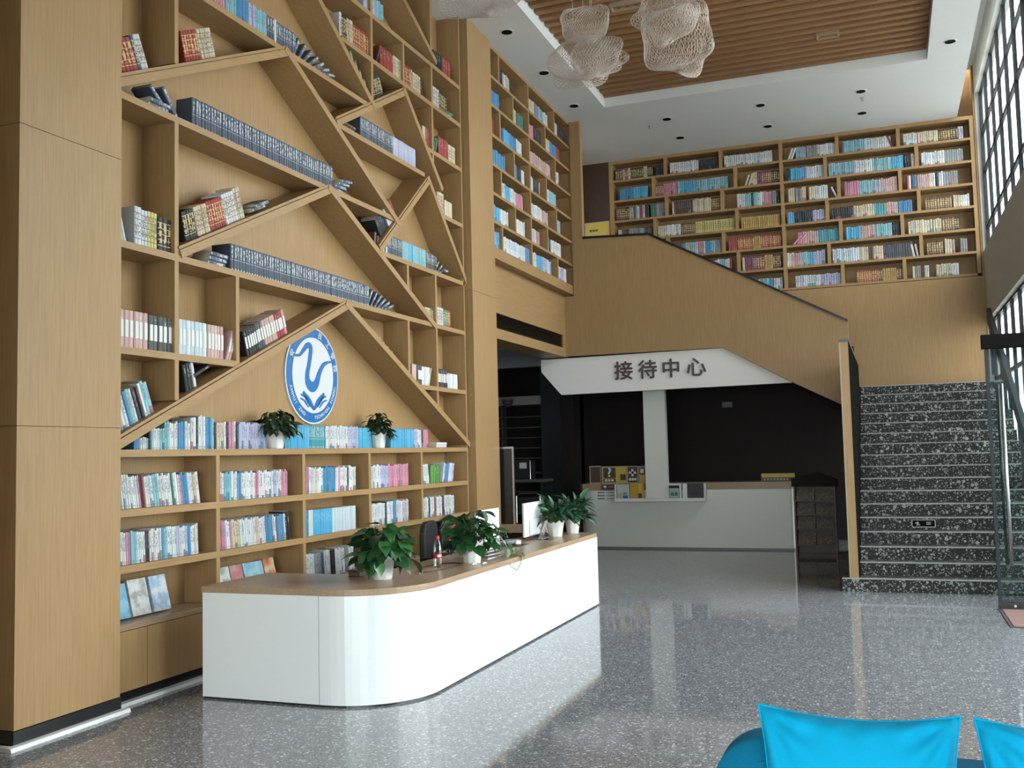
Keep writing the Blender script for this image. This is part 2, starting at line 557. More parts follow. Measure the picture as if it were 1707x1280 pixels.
def window(name, x, ys, zs, label, fin=0.045, wm=0.08, mat=STEEL_DARK, glass=None):
    o = struct(empty(name, (x, ys[0], zs[0])), label, 'window')
    H, L = zs[-1] - zs[0], ys[-1] - ys[0]
    mm_ = MB().box(-fin * 0.6, fin * 0.4, -wm / 2, wm / 2, 0, H).mesh('mullion', mat)
    for yv in ys:
        inst('mullion', mm_, o, (0, yv - ys[0], 0))
    for a, b in zip(ys[:-1], ys[1:]):
        for zv in zs:
            MB().box(-0.02, 0.018, a - ys[0] + wm / 2, b - ys[0] - wm / 2, zv - zs[0] - 0.03, zv - zs[0] + 0.03).build('transom', mat, o)
        for z0, z1 in zip(zs[:-1], zs[1:]):
            MB().box(-0.004, 0.004, a - ys[0] + wm / 2, b - ys[0] - wm / 2, z0 - zs[0] + 0.03, z1 - zs[0] - 0.03).build('pane', glass or GLASS, o)
    return o


ysw = [18.05 - 0.89 * i for i in range(9)][::-1]
window('window_1', XR + 0.09, ysw, [4.74, 5.15, 6.08, 6.72, 7.42], 'upper window band with dark fins on the right wall', glass=GLASS_SOLAR)
window('window_2', XR + 0.09, ysw, [0.2, 2.63, 3.6], 'lower window band with dark fins beside the stairs', glass=GLASS_GREY)
window('window_3', XF2 + 0.05, [7.15 + 1.184 * i for i in range(4)], [0.0, 2.7, 4.9, CEIL], 'full-height glazed facade beside the seating area', 0.12, 0.07)

window('window_4', XF2 + 0.05, [3.65 + 1.15 * i for i in range(4)], [0.0, 2.4, 2.75], 'unseen low glazing beside the sofa, added for its daylight', 0.08, 0.07)  # unseen opening, placed and sized for the low daylight it lets in
w5 = window('window_5', 0.0, [-3.22 + 1.288 * i for i in range(6)], [0.0, 2.4, 3.6], 'unseen rear glazing added to light the faces turned towards it', 0.08, 0.07)  # unseen opening, added to light desk front, cushions and sign
w5.location = (3.47, -4.3, 0)
w5.rotation_euler = (0, 0, math.radians(90))

# ---------------------------------------------------------------- first stair flight
st = thing('staircase', 'dark terrazzo stair flight with pale nosings climbing to the landing', 'stairs', (0, 11.71, 0))
RISE, RUN = 0.147, 0.28
for i in range(17):
    x0 = -0.56 if i == 0 else -0.374
    dep = RUN + 0.02 if i < 16 else 0.1
    s_ = MB().box(x0, XR - 0.01, i * RUN, i * RUN + dep, max(0, i * RISE - 0.25), (i + 1) * RISE - 0.012).build('step', STAIR, st)
    MB().box(x0, XR - 0.01, i * RUN - 0.008, i * RUN + 0.035, (i + 1) * RISE - 0.012, (i + 1) * RISE).build('nosing', NOSING, s_)
    MB().box(x0, XR - 0.01, i * RUN + 0.035, i * RUN + dep, (i + 1) * RISE - 0.012, (i + 1) * RISE).build('tread', STAIR, s_)
pq = thing('step_plaque', 'small dark plaque with two white marks on the fifth stair riser', 'plaque', (0.33, 11.71 + 4 * RUN - 0.004, 4.5 * RISE))
box('plate', FELT, pq, -0.13, 0.13, -0.006, 0.0, -0.045, 0.045)
fr = MB()
for b in ((-0.13, 0.13, 0.038, 0.045), (-0.13, 0.13, -0.045, -0.038), (-0.13, -0.123, -0.045, 0.045), (0.123, 0.13, -0.045, 0.045)):
    fr.box(b[0], b[1], -0.009, -0.006, b[2], b[3])
fr.build('border', PAPER, pq)
mk = MB()
for b in ((-0.09, -0.05, 0.0, 0.01), (-0.08, -0.04, -0.02, -0.012), (-0.07, -0.06, -0.02, 0.02), (0.03, 0.08, 0.008, 0.016), (0.03, 0.08, -0.012, -0.004)):
    mk.box(b[0], b[1], -0.009, -0.006, b[2], b[3])
mk.build('marks', PAPER, pq)

# sloping dark handrail panel on the window side
hr = thing('stair_handrail', 'broad dark steel handrail sloping up the window side of the stairs', 'handrail')
sl = RISE / RUN


def sl_z(yv):
    return 0.147 + (yv - 11.71) * sl


hb = MB().prism([(11.9, sl_z(11.9) + 0.62), (16.75, sl_z(16.75) + 0.62), (16.75, sl_z(16.75) + 0.85), (11.9, sl_z(11.9) + 0.85)], 0, XR - 0.12, XR - 0.06)
hb.build('rail', STEEL_DARK, hr)
for yv in (12.1, 13.6, 15.1, 16.6):
    MB().box(XR - 0.11, XR - 0.07, yv - 0.02, yv + 0.02, sl_z(yv) - 0.1, sl_z(yv) + 0.64).build('post', STEEL_DARK, hr)

# ---------------------------------------------------------------- glass entrance door by the stairs
gd = thing('glass_door', 'clear glass door leaf with long steel pull handle beside the stairs', 'door', (0.905, 10.70, 0))
box('pane', GLASS_DARK, gd, 0.03, 0.68, -0.006, 0.006, 0.07, 2.50)
box('stile', STEEL_DARK, gd, 0.0, 0.03, -0.02, 0.02, 0.01, 2.50)
bf = box('patch_fitting', BLACK, gd, 0.0, 0.69, -0.03, 0.03, 0.005, 0.075)
MB().lathe([(0.0, 0), (0.012, 0), (0.012, 0.006), (0, 0.006)], 12).build('lock', STEEL, bf).matrix_local = Matrix.Translation((0.14, -0.03, 0.04)) @ Matrix.Rotation(math.pi / 2, 4, 'X')
hd = MB().tube([(0.128, -0.055, 0.42), (0.128, -0.055, 2.16)], 0.016, 10)
for zv in (0.6, 2.0):
    hd.tube([(0.128, -0.055, zv), (0.128, 0.0, zv)], 0.009, 8)
hd.build('pull_handle', STEEL, gd, True)
hd = MB().tube([(0.10, 0.055, 0.42), (0.10, 0.055, 2.16)], 0.016, 10)
hd.build('pull_handle', BLACK, gd, True)
hdm = struct(box('trim_3', FELT, None, 0.88, XR, 10.64, 10.74, 2.505, 2.64), 'black header bar above the glass door', 'trim')
mat_ = thing('door_mat', 'faded red door mat on the floor at the glass door', 'mat', (1.2, 10.2, 0))
box('pile', plain('red_mat', (0.30, 0.16, 0.14), 0.95, vary=0.2, scale=40), mat_, -0.27, 1.3, -0.5, 0.46, 0.001, 0.012)
box('border', plain('mat_edge', (0.08, 0.06, 0.06), 0.9), mat_, -0.3, 1.33, -0.53, 0.49, 0.0, 0.008)
fs = thing('floor_socket', 'small dark round cover set in the floor near the counter', 'floor socket', (-4.22, 14.3, 0))
MB().lathe([(0.085, 0.0), (0.085, 0.004), (0.0, 0.004)], 20).build('ring', STEEL, fs)
MB().lathe([(0.068, 0.004), (0.068, 0.006), (0.0, 0.006)], 20).build('cover', BLACK_MATT, fs)

# ---------------------------------------------------------------- ceiling fittings
ring_me = MB().lathe([(0.055, 0.0), (0.085, 0.0), (0.09, 0.006), (0.055, 0.02)], 20).mesh('trim_ring', WHITE_MATT)
can_me = MB().lathe([(0.0, -0.001), (0.07, -0.001), (0.07, 0.012), (0.0, 0.012)], 20).mesh('lens', plain('lens_black', (0.006, 0.006, 0.006), 0.9, spec=0.1))
DL = [(-4.40, 11.84, 'first downlight from the tall bookcase in the left ceiling strip'), (-4.41, 13.36, 'second downlight from the tall bookcase in the left ceiling strip'),
      (-4.42, 14.86, 'third downlight in the left ceiling strip, near the far pilaster'), (-3.20, 16.11, 'leftmost downlight in the near row of the rear ceiling strip'),
      (-3.19, 17.19, 'leftmost downlight in the row closest to the back bookcase'), (-1.68, 16.08, 'middle downlight in the near row of the rear ceiling strip'),
      (-1.69, 17.21, 'middle downlight in the row closest to the back bookcase'), (-0.16, 16.10, 'right downlight in the near row of the rear ceiling strip'),
      (-0.17, 17.18, 'right downlight in the row closest to the back bookcase'), (1.03, 14.58, 'lone downlight in the right ceiling strip by the windows')]
for x, yv, lb in DL:
    d = thing('downlight', lb, 'downlight', (x, yv, CEIL - 0.006), 0, 'recessed ceiling downlights')
    inst('trim_ring', ring_me, d)
    inst('lens', can_me, d, (0, 0, -0.004))
for x, yv, lb in ((-3.54, 16.35, 'tiny sprinkler head beside the left rear downlight'), (-0.15, 16.42, 'tiny sprinkler head beside the right rear downlight')):
    d = thing('sprinkler', lb, 'sprinkler', (x, yv, CEIL))
    MB().lathe([(0.03, 0), (0.03, -0.006), (0.012, -0.01), (0.012, -0.035), (0.0, -0.035)], 12).build('stem', STEEL, d)
    MB().lathe([(0.022, -0.045), (0.022, -0.048), (0.0, -0.048)], 12).build('deflector', STEEL, d)
for x, yv, lx, lb in ((-0.53, 14.06, 0.30, 'small wood-framed lamp box between the slats at right'), (-2.85, 12.05, 0.42, 'wood-framed lamp box between slats beside the big wire cloud')):
    d = thing('slot_light', lb, 'ceiling lamp', (x, yv, CEIL + 0.145))
    f_ = MB()
    f_.box(-lx / 2, lx / 2, -0.09, -0.065, -0.012, 0.08)
    f_.box(-lx / 2, lx / 2, 0.065, 0.09, -0.012, 0.08)
    f_.box(-lx / 2, -lx / 2 + 0.025, -0.065, 0.065, -0.012, 0.08)
    f_.box(lx / 2 - 0.025, lx / 2, -0.065, 0.065, -0.012, 0.08)
    f_.build('frame', plain('pale_frame_wood', (0.45, 0.32, 0.2), 0.5), d)
    box('housing', BLACK, d, -lx / 2 + 0.025, lx / 2 - 0.025, -0.065, 0.065, 0.03, 0.08)
    for k in range(3):
        MB().lathe([(0.03, 0.0), (0.036, 0.0), (0.036, 0.03), (0.0, 0.03)], 14).build('lamp', STEEL_DARK, d).location = ((k - 1) * lx * 0.27, 0, 0.005)


# ---------------------------------------------------------------- wire clouds
def wire_cloud(label, cx, cyy, cz, lumps, seed, hang):
    d = thing('wire_cloud', label, 'hanging sculpture', (cx, cyy, cz), 0, 'wire cloud sculptures under the slatted ceiling')
    rnd = random.Random(seed)
    for (ox, oy, oz, rx, ry, rz, sub) in lumps:
        bumps = [(Vector((rnd.gauss(0, 1), rnd.gauss(0, 1), rnd.gauss(0, 0.8))).normalized(), rnd.uniform(0.06, 0.26), rnd.uniform(8, 26)) for _ in range(34)]
        C_, R_ = 54, 30
        P_ = []
        for i in range(R_ + 1):
            th_ = math.pi * (0.02 + 0.96 * i / R_)
            for j in range(C_):
                ph_ = 2 * math.pi * (j + 0.5 * (i % 2)) / C_
                n_ = Vector((math.sin(th_) * math.cos(ph_), math.sin(th_) * math.sin(ph_), math.cos(th_)))
                s_ = 0.84 + sum(a * math.exp(k * (n_.dot(b) - 1)) for b, a, k in bumps) + rnd.uniform(-0.006, 0.006)
                P_.append((n_.x * rx * s_ + ox, n_.y * ry * s_ + oy, n_.z * rz * s_ + oz))
        cen = np.array(P_)
        E_ = []
        for i in range(R_):
            for j in range(C_):
                for jj in ((j, j - 1) if i % 2 == 0 else (j, j + 1)):
                    E_.append((i * C_ + j, (i + 1) * C_ + jj % C_))
        ed = np.array(E_)
        A, B = cen[ed[:, 0]], cen[ed[:, 1]]
        d_ = B - A
        d_ /= np.linalg.norm(d_, axis=1)[:, None] + 1e-9
        ref = np.where(np.abs(d_[:, 2:3]) < 0.9, np.array([[0, 0, 1.0]]), np.array([[1.0, 0, 0]]))
        s1 = np.cross(d_, ref)
        s1 /= np.linalg.norm(s1, axis=1)[:, None]
        s2 = np.cross(d_, s1)
        offs = [(s1 * math.cos(q_) + s2 * math.sin(q_)) * 0.0022 for q_ in (0, 2.094, 4.189)]
        V_ = np.stack([A + offs[0], A + offs[1], A + offs[2], B + offs[0], B + offs[1], B + offs[2]], 1).reshape(-1, 3)
        k_ = (np.arange(len(ed)) * 6)[:, None]
        F_ = np.concatenate([k_ + np.array([[0, 1, 4, 3]]), k_ + np.array([[1, 2, 5, 4]]), k_ + np.array([[2, 0, 3, 5]])])
        me = bpy.data.meshes.new('wire_net')
        me.from_pydata(V_.tolist(), [], F_.tolist())
        me.materials.append(WIRE)
        o = bpy.data.objects.new('wire_net', me)
        COL.objects.link(o)
        o.parent = d
    for hx, hy, hz in hang:
        MB().tube([(hx, hy, hz), (hx, hy, CEIL + 0.15 - cz)], 0.003, 4).build('hanging_wire', WIRE, d)


wire_cloud('large double wire-mesh cloud hanging near the white ceiling strip', -2.87, 10.0, 5.88,
           [(-0.05, 0.1, -0.06, 0.36, 0.30, 0.22, 5), (0.08, -0.15, 0.20, 0.235, 0.22, 0.20, 5), (0.14, 0.0, -0.12, 0.26, 0.24, 0.22, 5)], 4,
           [(-0.12, 0.1, 0.15), (0.06, -0.12, 0.36), (0.13, -0.1, 0.36), (0.16, -0.15, 0.34)])
wire_cloud('tall wire-mesh cloud hanging in front of the wood slats', -1.86, 10.0, 5.82,
           [(0.0, 0.0, 0.0, 0.36, 0.34, 0.37, 5), (-0.08, 0.1, 0.28, 0.31, 0.28, 0.26, 5)], 11, [(0.0, 0.0, 0.1), (-0.15, 0.05, 0.3)])
wire_cloud('wire-mesh cloud cut off by the top picture edge above the tall bookcase', -3.88, 10.0, 6.72,
           [(-0.1, 0.0, 0.0, 0.42, 0.32, 0.24, 5), (0.32, 0.1, 0.08, 0.26, 0.24, 0.2, 5)], 23, [(0.0, 0.0, 0.1), (0.3, 0.0, 0.1)])

# ================================================================ TALL BOOKCASE ON THE LEFT
BX0, BX1 = -5.10, -4.80        # back and front of the shelves
BY0, BY1 = 5.245, 11.20
SH = dict(R3=.53, R2=.917, R1=1.29, TOP=1.69, S12=2.385, S3=3.11, S4=4.14, S5=5.20, S6=6.18, S7=5.70, S8=4.81, S9=5.14, S10=4.44, S11=3.72)
DG = dict(T1L=((5.22, 1.75), (8.31, 3.10)), T2L=((5.90, 3.17), (8.02, 4.16)), T3L=((5.25, 4.23), (7.32, 5.22)), T5L=((8.15, 4.84), (9.63, 5.64)), T6L=((8.98, 3.76), (10.2, 4.80)),
          T1R=((8.31, 3.10), (11.31, 1.72)), T2R=((8.02, 4.16), (10.33, 3.10)), T3R=((7.32, 5.22), (9.47, 4.10)), D4=((6.6, 6.74), (8.95, 5.215)), T5R=((9.63, 5.64), (10.6, 4.74)),
          T6R=((10.2, 4.80), (11.30, 3.71)), D7=((8.9, 7.04), (10.49, 6.25)))
bc = thing('bookcase', 'tall oak bookcase with gable-shaped boards covering the left wall', 'bookcase', (0, 0, 0))
box('back_panel', OAK, bc, BX0 - 0.05, BX0, BY0, BY1, 0.09, CEIL)
box('end_panel', OAK, bc, BX0, BX1, 11.165, BY1, 0.09, CEIL)
box('end_panel', OAK, bc, BX0, BX1, BY0, BY0 + 0.035, 0.09, CEIL)
box('plinth', BLACK, bc, BX0, BX1 - 0.03, BY0, BY1, 0, 0.09)
for nm, a, b in (('R2', BY0, 11.165), ('R1', BY0, 11.165), ('TOP', BY0, 11.165), ('S12', BY0, 6.64), ('S12', 9.86, 11.165), ('S3', BY0, 11.165), ('S4', BY0, 9.36), ('S5', BY0, 8.92),
                 ('S6', 7.6, 11.165), ('S7', 8.3, 11.165), ('S8', 8.22, 10.12), ('S9', 10.22, 11.165), ('S10', 10.62, 11.165), ('S11', 8.97, 11.25)):
    z = SH[nm]
    box('shelf', OAK_H, bc, BX0, BX1, a, b, z - 0.05, z)
box('worktop', OAK_TOP, bc, BX0, BX1, BY0, 11.165, SH['R3'] - 0.04, SH['R3'])


def diag_z(k, yv):
    (a, za), (b, zb) = DG[k]
    return za + (zb - za) * (yv - a) / (b - a)


def board(k, th, front, lath):
    (a, za), (b, zb) = DG[k]
    L = math.hypot(b - a, zb - za)
    dy, dz = (b - a) / L, (zb - za) / L
    ny, nz = -dz, dy                                    # upward normal
    a0, z0 = a, za
    p = [(a0, z0), (b, zb), (b - ny * th, zb - nz * th), (a0 - ny * th, z0 - nz * th)]
    if lath:
        o1 = 0.028
        q = [(a0 - ny * o1, z0 - nz * o1), (b - ny * o1, zb - nz * o1), p[2], p[3]]
        MB().prism(q, 0, BX0, front).build('gable_board', OAK_H, bc)
        g = MB().prism([p[0], p[1], (b - ny * 0.02, zb - nz * 0.02), (a0 - ny * 0.02, z0 - nz * 0.02)], 0, BX0, front - 0.004)
        g.prism([(a0 - ny * 0.02, z0 - nz * 0.02), (b - ny * 0.02, zb - nz * 0.02), (b - ny * o1, zb - nz * o1), (a0 - ny * o1, z0 - nz * o1)], 0, BX0, front - 0.02)
        g.build('gable_lath', OAK_H, bc)
    else:
        MB().prism(p, 0, BX0, front).build('gable_board', OAK_H, bc)


for k in ('T1L', 'T2L', 'T3L', 'T5L', 'T6L'):
    board(k, 0.088, BX1 + 0.012, True)
for k in ('T1R', 'T2R', 'T3R', 'D4', 'T5R', 'T6R', 'D7'):
    board(k, 0.062, BX1 + 0.016, False)


def divider(yv, z0, z1):
    box('divider', OAK, bc, BX0, BX1 - 0.002, yv - 0.022, yv + 0.022, z0, z1)


for yv in (6.36, 7.556, 8.741, 9.915):
    divider(yv, SH['R3'], SH['R2'] - 0.05)
    divider(yv, SH['R2'], SH['R1'] - 0.05)
    divider(yv, SH['R1'], SH['TOP'] - 0.05)
for yv, z0, z1 in ((5.89, diag_z('T1L', 5.89), 2.335), (5.89, 2.385, 3.06), (5.89, 3.11, 4.09), (5.89, diag_z('T3L', 5.89), 5.15), (5.89, 5.2, CEIL), (6.617, 2.385, 3.06),
                   (8.912, 5.27, 6.13), (9.636, 5.64, 5.65), (9.636, 5.70, 6.13), (10.36, 4.98, 5.09), (10.36, 5.14, 5.65), (10.36, 5.70, 6.13), (10.36, 6.30, CEIL), (9.657, diag_z('T2R', 9.657), 3.67), (10.37, 3.11, 3.67),
                   (10.37, 2.385, 3.06), (10.37, diag_z('T1R', 10.37), 2.335), (9.65, diag_z('T1R', 9.65), 3.06), (8.912, 6.18, CEIL)):
    divider(yv, z0, z1)
for a, b in ((5.25, 5.583), (5.589, 6.55), (6.556, 7.55), (7.556, 8.55), (8.556, 9.55), (9.556, 10.55), (10.556, 11.19)):
    box('cabinet_door', OAK, bc, BX1 - 0.022, BX1 - 0.002, a, b, 0.092, SH['R3'] - 0.045)
box('cabinet_core', DARK_UNLIT, bc, BX0, BX1 - 0.03, BY0, BY1, 0.09, SH['R3'] - 0.05)

# ---------------------------------------------------------------- round school emblem on the back panel
EY, EZ, ER = 8.165, 2.385, 0.462
em = thing('round_emblem', 'round blue and white school emblem under the lowest gable', 'emblem', (BX0, EY, EZ))


def disc(r0, r1, x0, x1, k=72):
    d = MB()
    for j in range(k):
        a, b = 2 * math.pi * j / k, 2 * math.pi * (j + 1) / k
        P = [(r0 * math.cos(a), r0 * math.sin(a)), (r1 * math.cos(a), r1 * math.sin(a)), (r1 * math.cos(b), r1 * math.sin(b)), (r0 * math.cos(b), r0 * math.sin(b))]
        if r0 == 0:
            P = P[1:3] + [(0, 0)]
        d.prism(P, 0, x0, x1)
    return d


def clip_gable(o, mw=Matrix.Identity(4)):
    """the emblem is trimmed where the gable board crosses it"""
    bm = bmesh.new()
    bm.from_mesh(o.data)
    bm.transform(mw)
    (a, za), (b, zb) = DG['T1L']
    L = math.hypot(b - a, zb - za)
    n_ = Vector((0, -(zb - za) / L, (b - a) / L))
    pt = Vector((0, a - EY, za - EZ)) - n_ * 0.088
    bmesh.ops.bisect_plane(bm, geom=bm.verts[:] + bm.edges[:] + bm.faces[:], plane_co=pt, plane_no=n_, clear_outer=True)
    (a, za), (b, zb) = DG['T1R']
    L = math.hypot(b - a, zb - za)
    n_ = Vector((0, -(zb - za) / L, (b - a) / L))
    pt = Vector((0, a - EY, za - EZ)) - n_ * 0.062
    bmesh.ops.bisect_plane(bm, geom=bm.verts[:] + bm.edges[:] + bm.faces[:], plane_co=pt, plane_no=n_, clear_outer=True)
    bm.transform(mw.inverted())
    bm.to_mesh(o.data)
    bm.free()
    return o


def cl(mb, name, mat, parent=em):
    return clip_gable(mb.build(name, mat, parent))


cl(disc(0, ER, 0.0, 0.018), 'rim', LOGO_WHITE)
cl(disc(0, ER * 0.965, 0.0, 0.022), 'ring', LOGO_BLUE)
cl(disc(0, ER * 0.775, 0.0, 0.026), 'field', LOGO_WHITE)


def ribbon(pts, x0, x1):
    """pts: (y, z, half width); returns a smooth flat ribbon"""
    d = MB()
    P = []
    n = len(pts)
    for i in range(n - 1):
        p0, p1, p2, p3 = pts[max(i - 1, 0)], pts[i], pts[i + 1], pts[min(i + 2, n - 1)]
        for s in range(8):
            t_ = s / 8
            P.append(tuple(0.5 * (2 * b + (c_ - a) * t_ + (2 * a - 5 * b + 4 * c_ - e) * t_ ** 2 + (3 * b - a - 3 * c_ + e) * t_ ** 3) for a, b, c_, e in zip(p0, p1, p2, p3)))
    P.append(pts[-1])
    Lf, Rt = [], []
    for i, p in enumerate(P):
        q0, q1 = P[max(i - 1, 0)], P[min(i + 1, len(P) - 1)]
        dy, dz = q1[0] - q0[0], q1[1] - q0[1]
        L = math.hypot(dy, dz) or 1
        w_ = max(p[2], 0.001)
        Lf.append((p[0] - dz / L * w_, p[1] + dy / L * w_))
        Rt.append((p[0] + dz / L * w_, p[1] - dy / L * w_))
    for i in range(len(P) - 1):
        d.prism([Lf[i], Lf[i + 1], Rt[i + 1], Rt[i]], 0, x0, x1)
    return d


u = ER
cl(ribbon([(-0.74 * u, 0.36 * u, 0.01), (-0.52 * u, 0.38 * u, 0.014), (-0.36 * u, 0.50 * u, 0.022), (-0.22 * u, 0.60 * u, 0.028), (-0.10 * u, 0.55 * u, 0.03), (-0.16 * u, 0.25 * u, 0.028),
           (-0.24 * u, 0.0, 0.032), (-0.20 * u, -0.17 * u, 0.045), (-0.05 * u, -0.24 * u, 0.05), (0.10 * u, -0.16 * u, 0.042), (0.22 * u, 0.06 * u, 0.03), (0.38 * u, 0.24 * u, 0.022), (0.56 * u, 0.31 * u, 0.013), (0.74 * u, 0.33 * u, 0.006)], 0.026, 0.031), 'swan_stroke', LOGO_BLUE)
for s in (-1, 1):
    for (sx, sz, mx, mz, tx, tz, hw) in ((0.0, -0.70, 0.20, -0.50, 0.40, -0.36, 0.024), (0.14, -0.64, 0.32, -0.46, 0.48, -0.41, 0.011), (0.20, -0.66, 0.36, -0.53, 0.50, -0.49, 0.009)):
        cl(ribbon([(s * sx * u, sz * u, hw * 0.5), (s * (sx + mx) / 2 * u, (sz + mz) / 2 * u, hw), (s * mx * u, mz * u, hw), (s * tx * u, tz * u, hw * 0.6)], 0.026, 0.031), 'book_page', LOGO_BLUE)


def ring_text(body, r, a0, a1, size, inward, mat=LOGO_WHITE, name='lettering'):
    n = len(body)
    for i, ch in enumerate(body):
        if ch == ' ':
            continue
        a = a0 + (a1 - a0) * (i / max(n - 1, 1))
        rad, tan = Vector((0, math.cos(a), math.sin(a))), Vector((0, -math.sin(a), math.cos(a)))
        upv, rtv = (rad, -tan) if not inward else (-rad, tan)
        mt = basis(rtv, upv, (1, 0, 0), rad * r + Vector((0.0235, 0, 0)))
        clip_gable(text(name, ch, size, mat, em, mt, 0.002, 0.0012), mt)


D2R = math.radians
for ch, ang in (('\u5b89', 153), ('\u6280', 72), ('\u5de5', 50), ('\u5b66', 31), ('\u6821', 13)):
    ring_text(ch, ER * 0.868, D2R(ang), D2R(ang), 0.072, False)
ring_text('ANHUI ZHO', ER * 0.868, D2R(198), D2R(246), 0.05, True)
ring_text('TECHNICAL SCHOOL', ER * 0.868, D2R(274), D2R(346), 0.045, True)


# ---------------------------------------------------------------- book materials and meshes
def book_mat(name, style, from_attr):
    t = NT(name)
    if from_attr:
        at = t.n('ShaderNodeAttribute', attribute_name='tint')
        colr, rnd = at.outputs['Color'], at.outputs['Alpha']
    else:
        oi = t.n('ShaderNodeObjectInfo')
        colr, rnd = oi.outputs['Color'], oi.outputs['Random']
    uv = t.n('ShaderNodeUVMap', uv_map='UVMap')
    sp = t.n('ShaderNodeSeparateXYZ')
    t.t.links.new(uv.outputs[0], sp.inputs[0])
    U, V = sp.outputs[0], sp.outputs[1]
    spine = t.m('LESS_THAN', U, 1.5)
    pages = t.m('GREATER_THAN', U, 7.0)

    def cells(nu, nv, thr):
        cx = t.m('FLOOR', t.m('MULTIPLY', U, nu))
        cz = t.m('FLOOR', t.m('MULTIPLY', V, nv))
        cb = t.n('ShaderNodeCombineXYZ')
        t.put(cb.inputs[0], cx)
        t.put(cb.inputs[1], cz)
        t.put(cb.inputs[2], t.m('MULTIPLY', rnd, 97.0))
        wn = t.n('ShaderNodeTexWhiteNoise', noise_dimensions='3D')
        t.t.links.new(cb.outputs[0], wn.inputs[0])
        return t.m('GREATER_THAN', wn.outputs[0], thr)

    def AND(*a):
        o = a[0]
        for b in a[1:]:
            o = t.m('MULTIPLY', o, b)
        return o
    c = colr
    hue = t.m('FRACT', t.m('MULTIPLY', rnd, 37.0))
    acc = t.ramp(hue, [(0.0, (0.02, 0.05, 0.10)), (0.25, (0.02, 0.25, 0.45)), (0.45, (0.10, 0.10, 0.11)), (0.65, (0.45, 0.06, 0.12)), (0.85, (0.03, 0.30, 0.32)), (1.0, (0.05, 0.05, 0.06))])
    if style == 'A':
        on = AND(t.band(U, 0.28, 0.72), t.band(V, 0.42, 0.90), cells(2, 17, 0.38))
        c = t.mix(AND(on, t.m('GREATER_THAN', hue, 0.1), 0.75), c, acc)
        blk = AND(t.m('LESS_THAN', V, t.m('MULTIPLY_ADD', hue, 0.25, 0.08)), t.m('GREATER_THAN', t.m('FRACT', t.m('MULTIPLY', rnd, 71.0)), 0.68))
        c = t.mix(AND(blk, 0.8), c, acc)
        c = t.mix(AND(t.band(V, 0.05, 0.10), t.band(U, 0.3, 0.7), 0.6), c, (0.1, 0.1, 0.12))
    elif style == 'N':
        on = AND(t.band(U, 0.2, 0.8), t.band(V, 0.48, 0.93), cells(3, 14, 0.36))
        c = t.mix(AND(on, 0.75), c, (0.62, 0.64, 0.66))
        c = t.mix(AND(t.band(V, 0.40, 0.425), 0.6), c, (0.6, 0.62, 0.65))
        c = t.mix(AND(t.band(V, 0.03, 0.085), t.band(U, 0.25, 0.75), 0.75), c, (0.65, 0.65, 0.65))
    elif style == 'G':
        bands = AND(t.m('LESS_THAN', t.m('FRACT', t.m('MULTIPLY', V, 6.0)), 0.16), t.m('GREATER_THAN', V, 0.03))
        txt = AND(t.band(U, 0.2, 0.8), t.band(V, 0.25, 0.85), cells(3, 18, 0.45))
        lum = t.n('ShaderNodeRGBToBW')
        t.t.links.new(colr, lum.inputs[0])
        ink = t.mix(t.m('GREATER_THAN', lum.outputs[0], 0.30), (0.72, 0.55, 0.25), (0.22, 0.12, 0.05))
        c = t.mix(AND(t.m('MAXIMUM', bands, txt), 0.8), c, ink)
    elif style == 'P':
        on = AND(t.band(U, 0.35, 0.65), t.band(V, 0.5, 0.9), cells(1, 15, 0.5))
        c = t.mix(AND(on, 0.35), c, (0.75, 0.76, 0.78))
    c = t.mix(spine, colr, c)
    c = t.mix(pages, c, (0.62, 0.57, 0.47))
    return t.set(Base_Color=c, Roughness=0.5, Specular_IOR_Level=0.35)


# unit book: x thickness, y depth from the rounded spine, z height
_poly = [(-0.5, 0.035), (-0.28, 0.0), (0.28, 0.0), (0.5, 0.035), (0.5, 1.0), (-0.5, 1.0)]
UV_ = [(-0.5, 0), (0.5, 0)]
bv = [(x, y, 0.0) for x, y in _poly] + [(x, y, 1.0) for x, y in _poly]
bfaces = [(0, 1, 7, 6), (1, 2, 8, 7), (2, 3, 9, 8), (3, 4, 10, 9), (4, 5, 11, 10), (5, 0, 6, 11), (5, 4, 3, 2, 1, 0), (6, 7, 8, 9, 10, 11)]
bkind = ['s', 's', 's', 'c', 'p', 'c', 'p', 'p']


def face_uv(fi):
    out = []
    for vi in bfaces[fi]:
        if bkind[fi] == 's':
            out.append((bv[vi][0] + 0.5, bv[vi][2]))
        else:
            out.append((5.0, 0.5) if bkind[fi] == 'c' else (9.0, 0.5))
    return out


FUV = [face_uv(i) for i in range(8)]
STYLES = 'ANGP'
MAT_OBJ = {s: book_mat('book_cover_' + s.lower(), s, False) for s in STYLES}
MAT_ATT = {s: book_mat('book_row_cover_' + s.lower(), s, True) for s in STYLES}
BOOK_ME = {}
for s in STYLES:
    me = bpy.data.meshes.new('book_' + s.lower())
    me.from_pydata(bv, [], bfaces)
    me.materials.append(MAT_OBJ[s])
    uvl = me.uv_layers.new(name='UVMap')
    for p in me.polygons:
        for k, li in enumerate(p.loop_indices):
            uvl.data[li].uv = FUV[p.index][k]
    BOOK_ME[s] = me

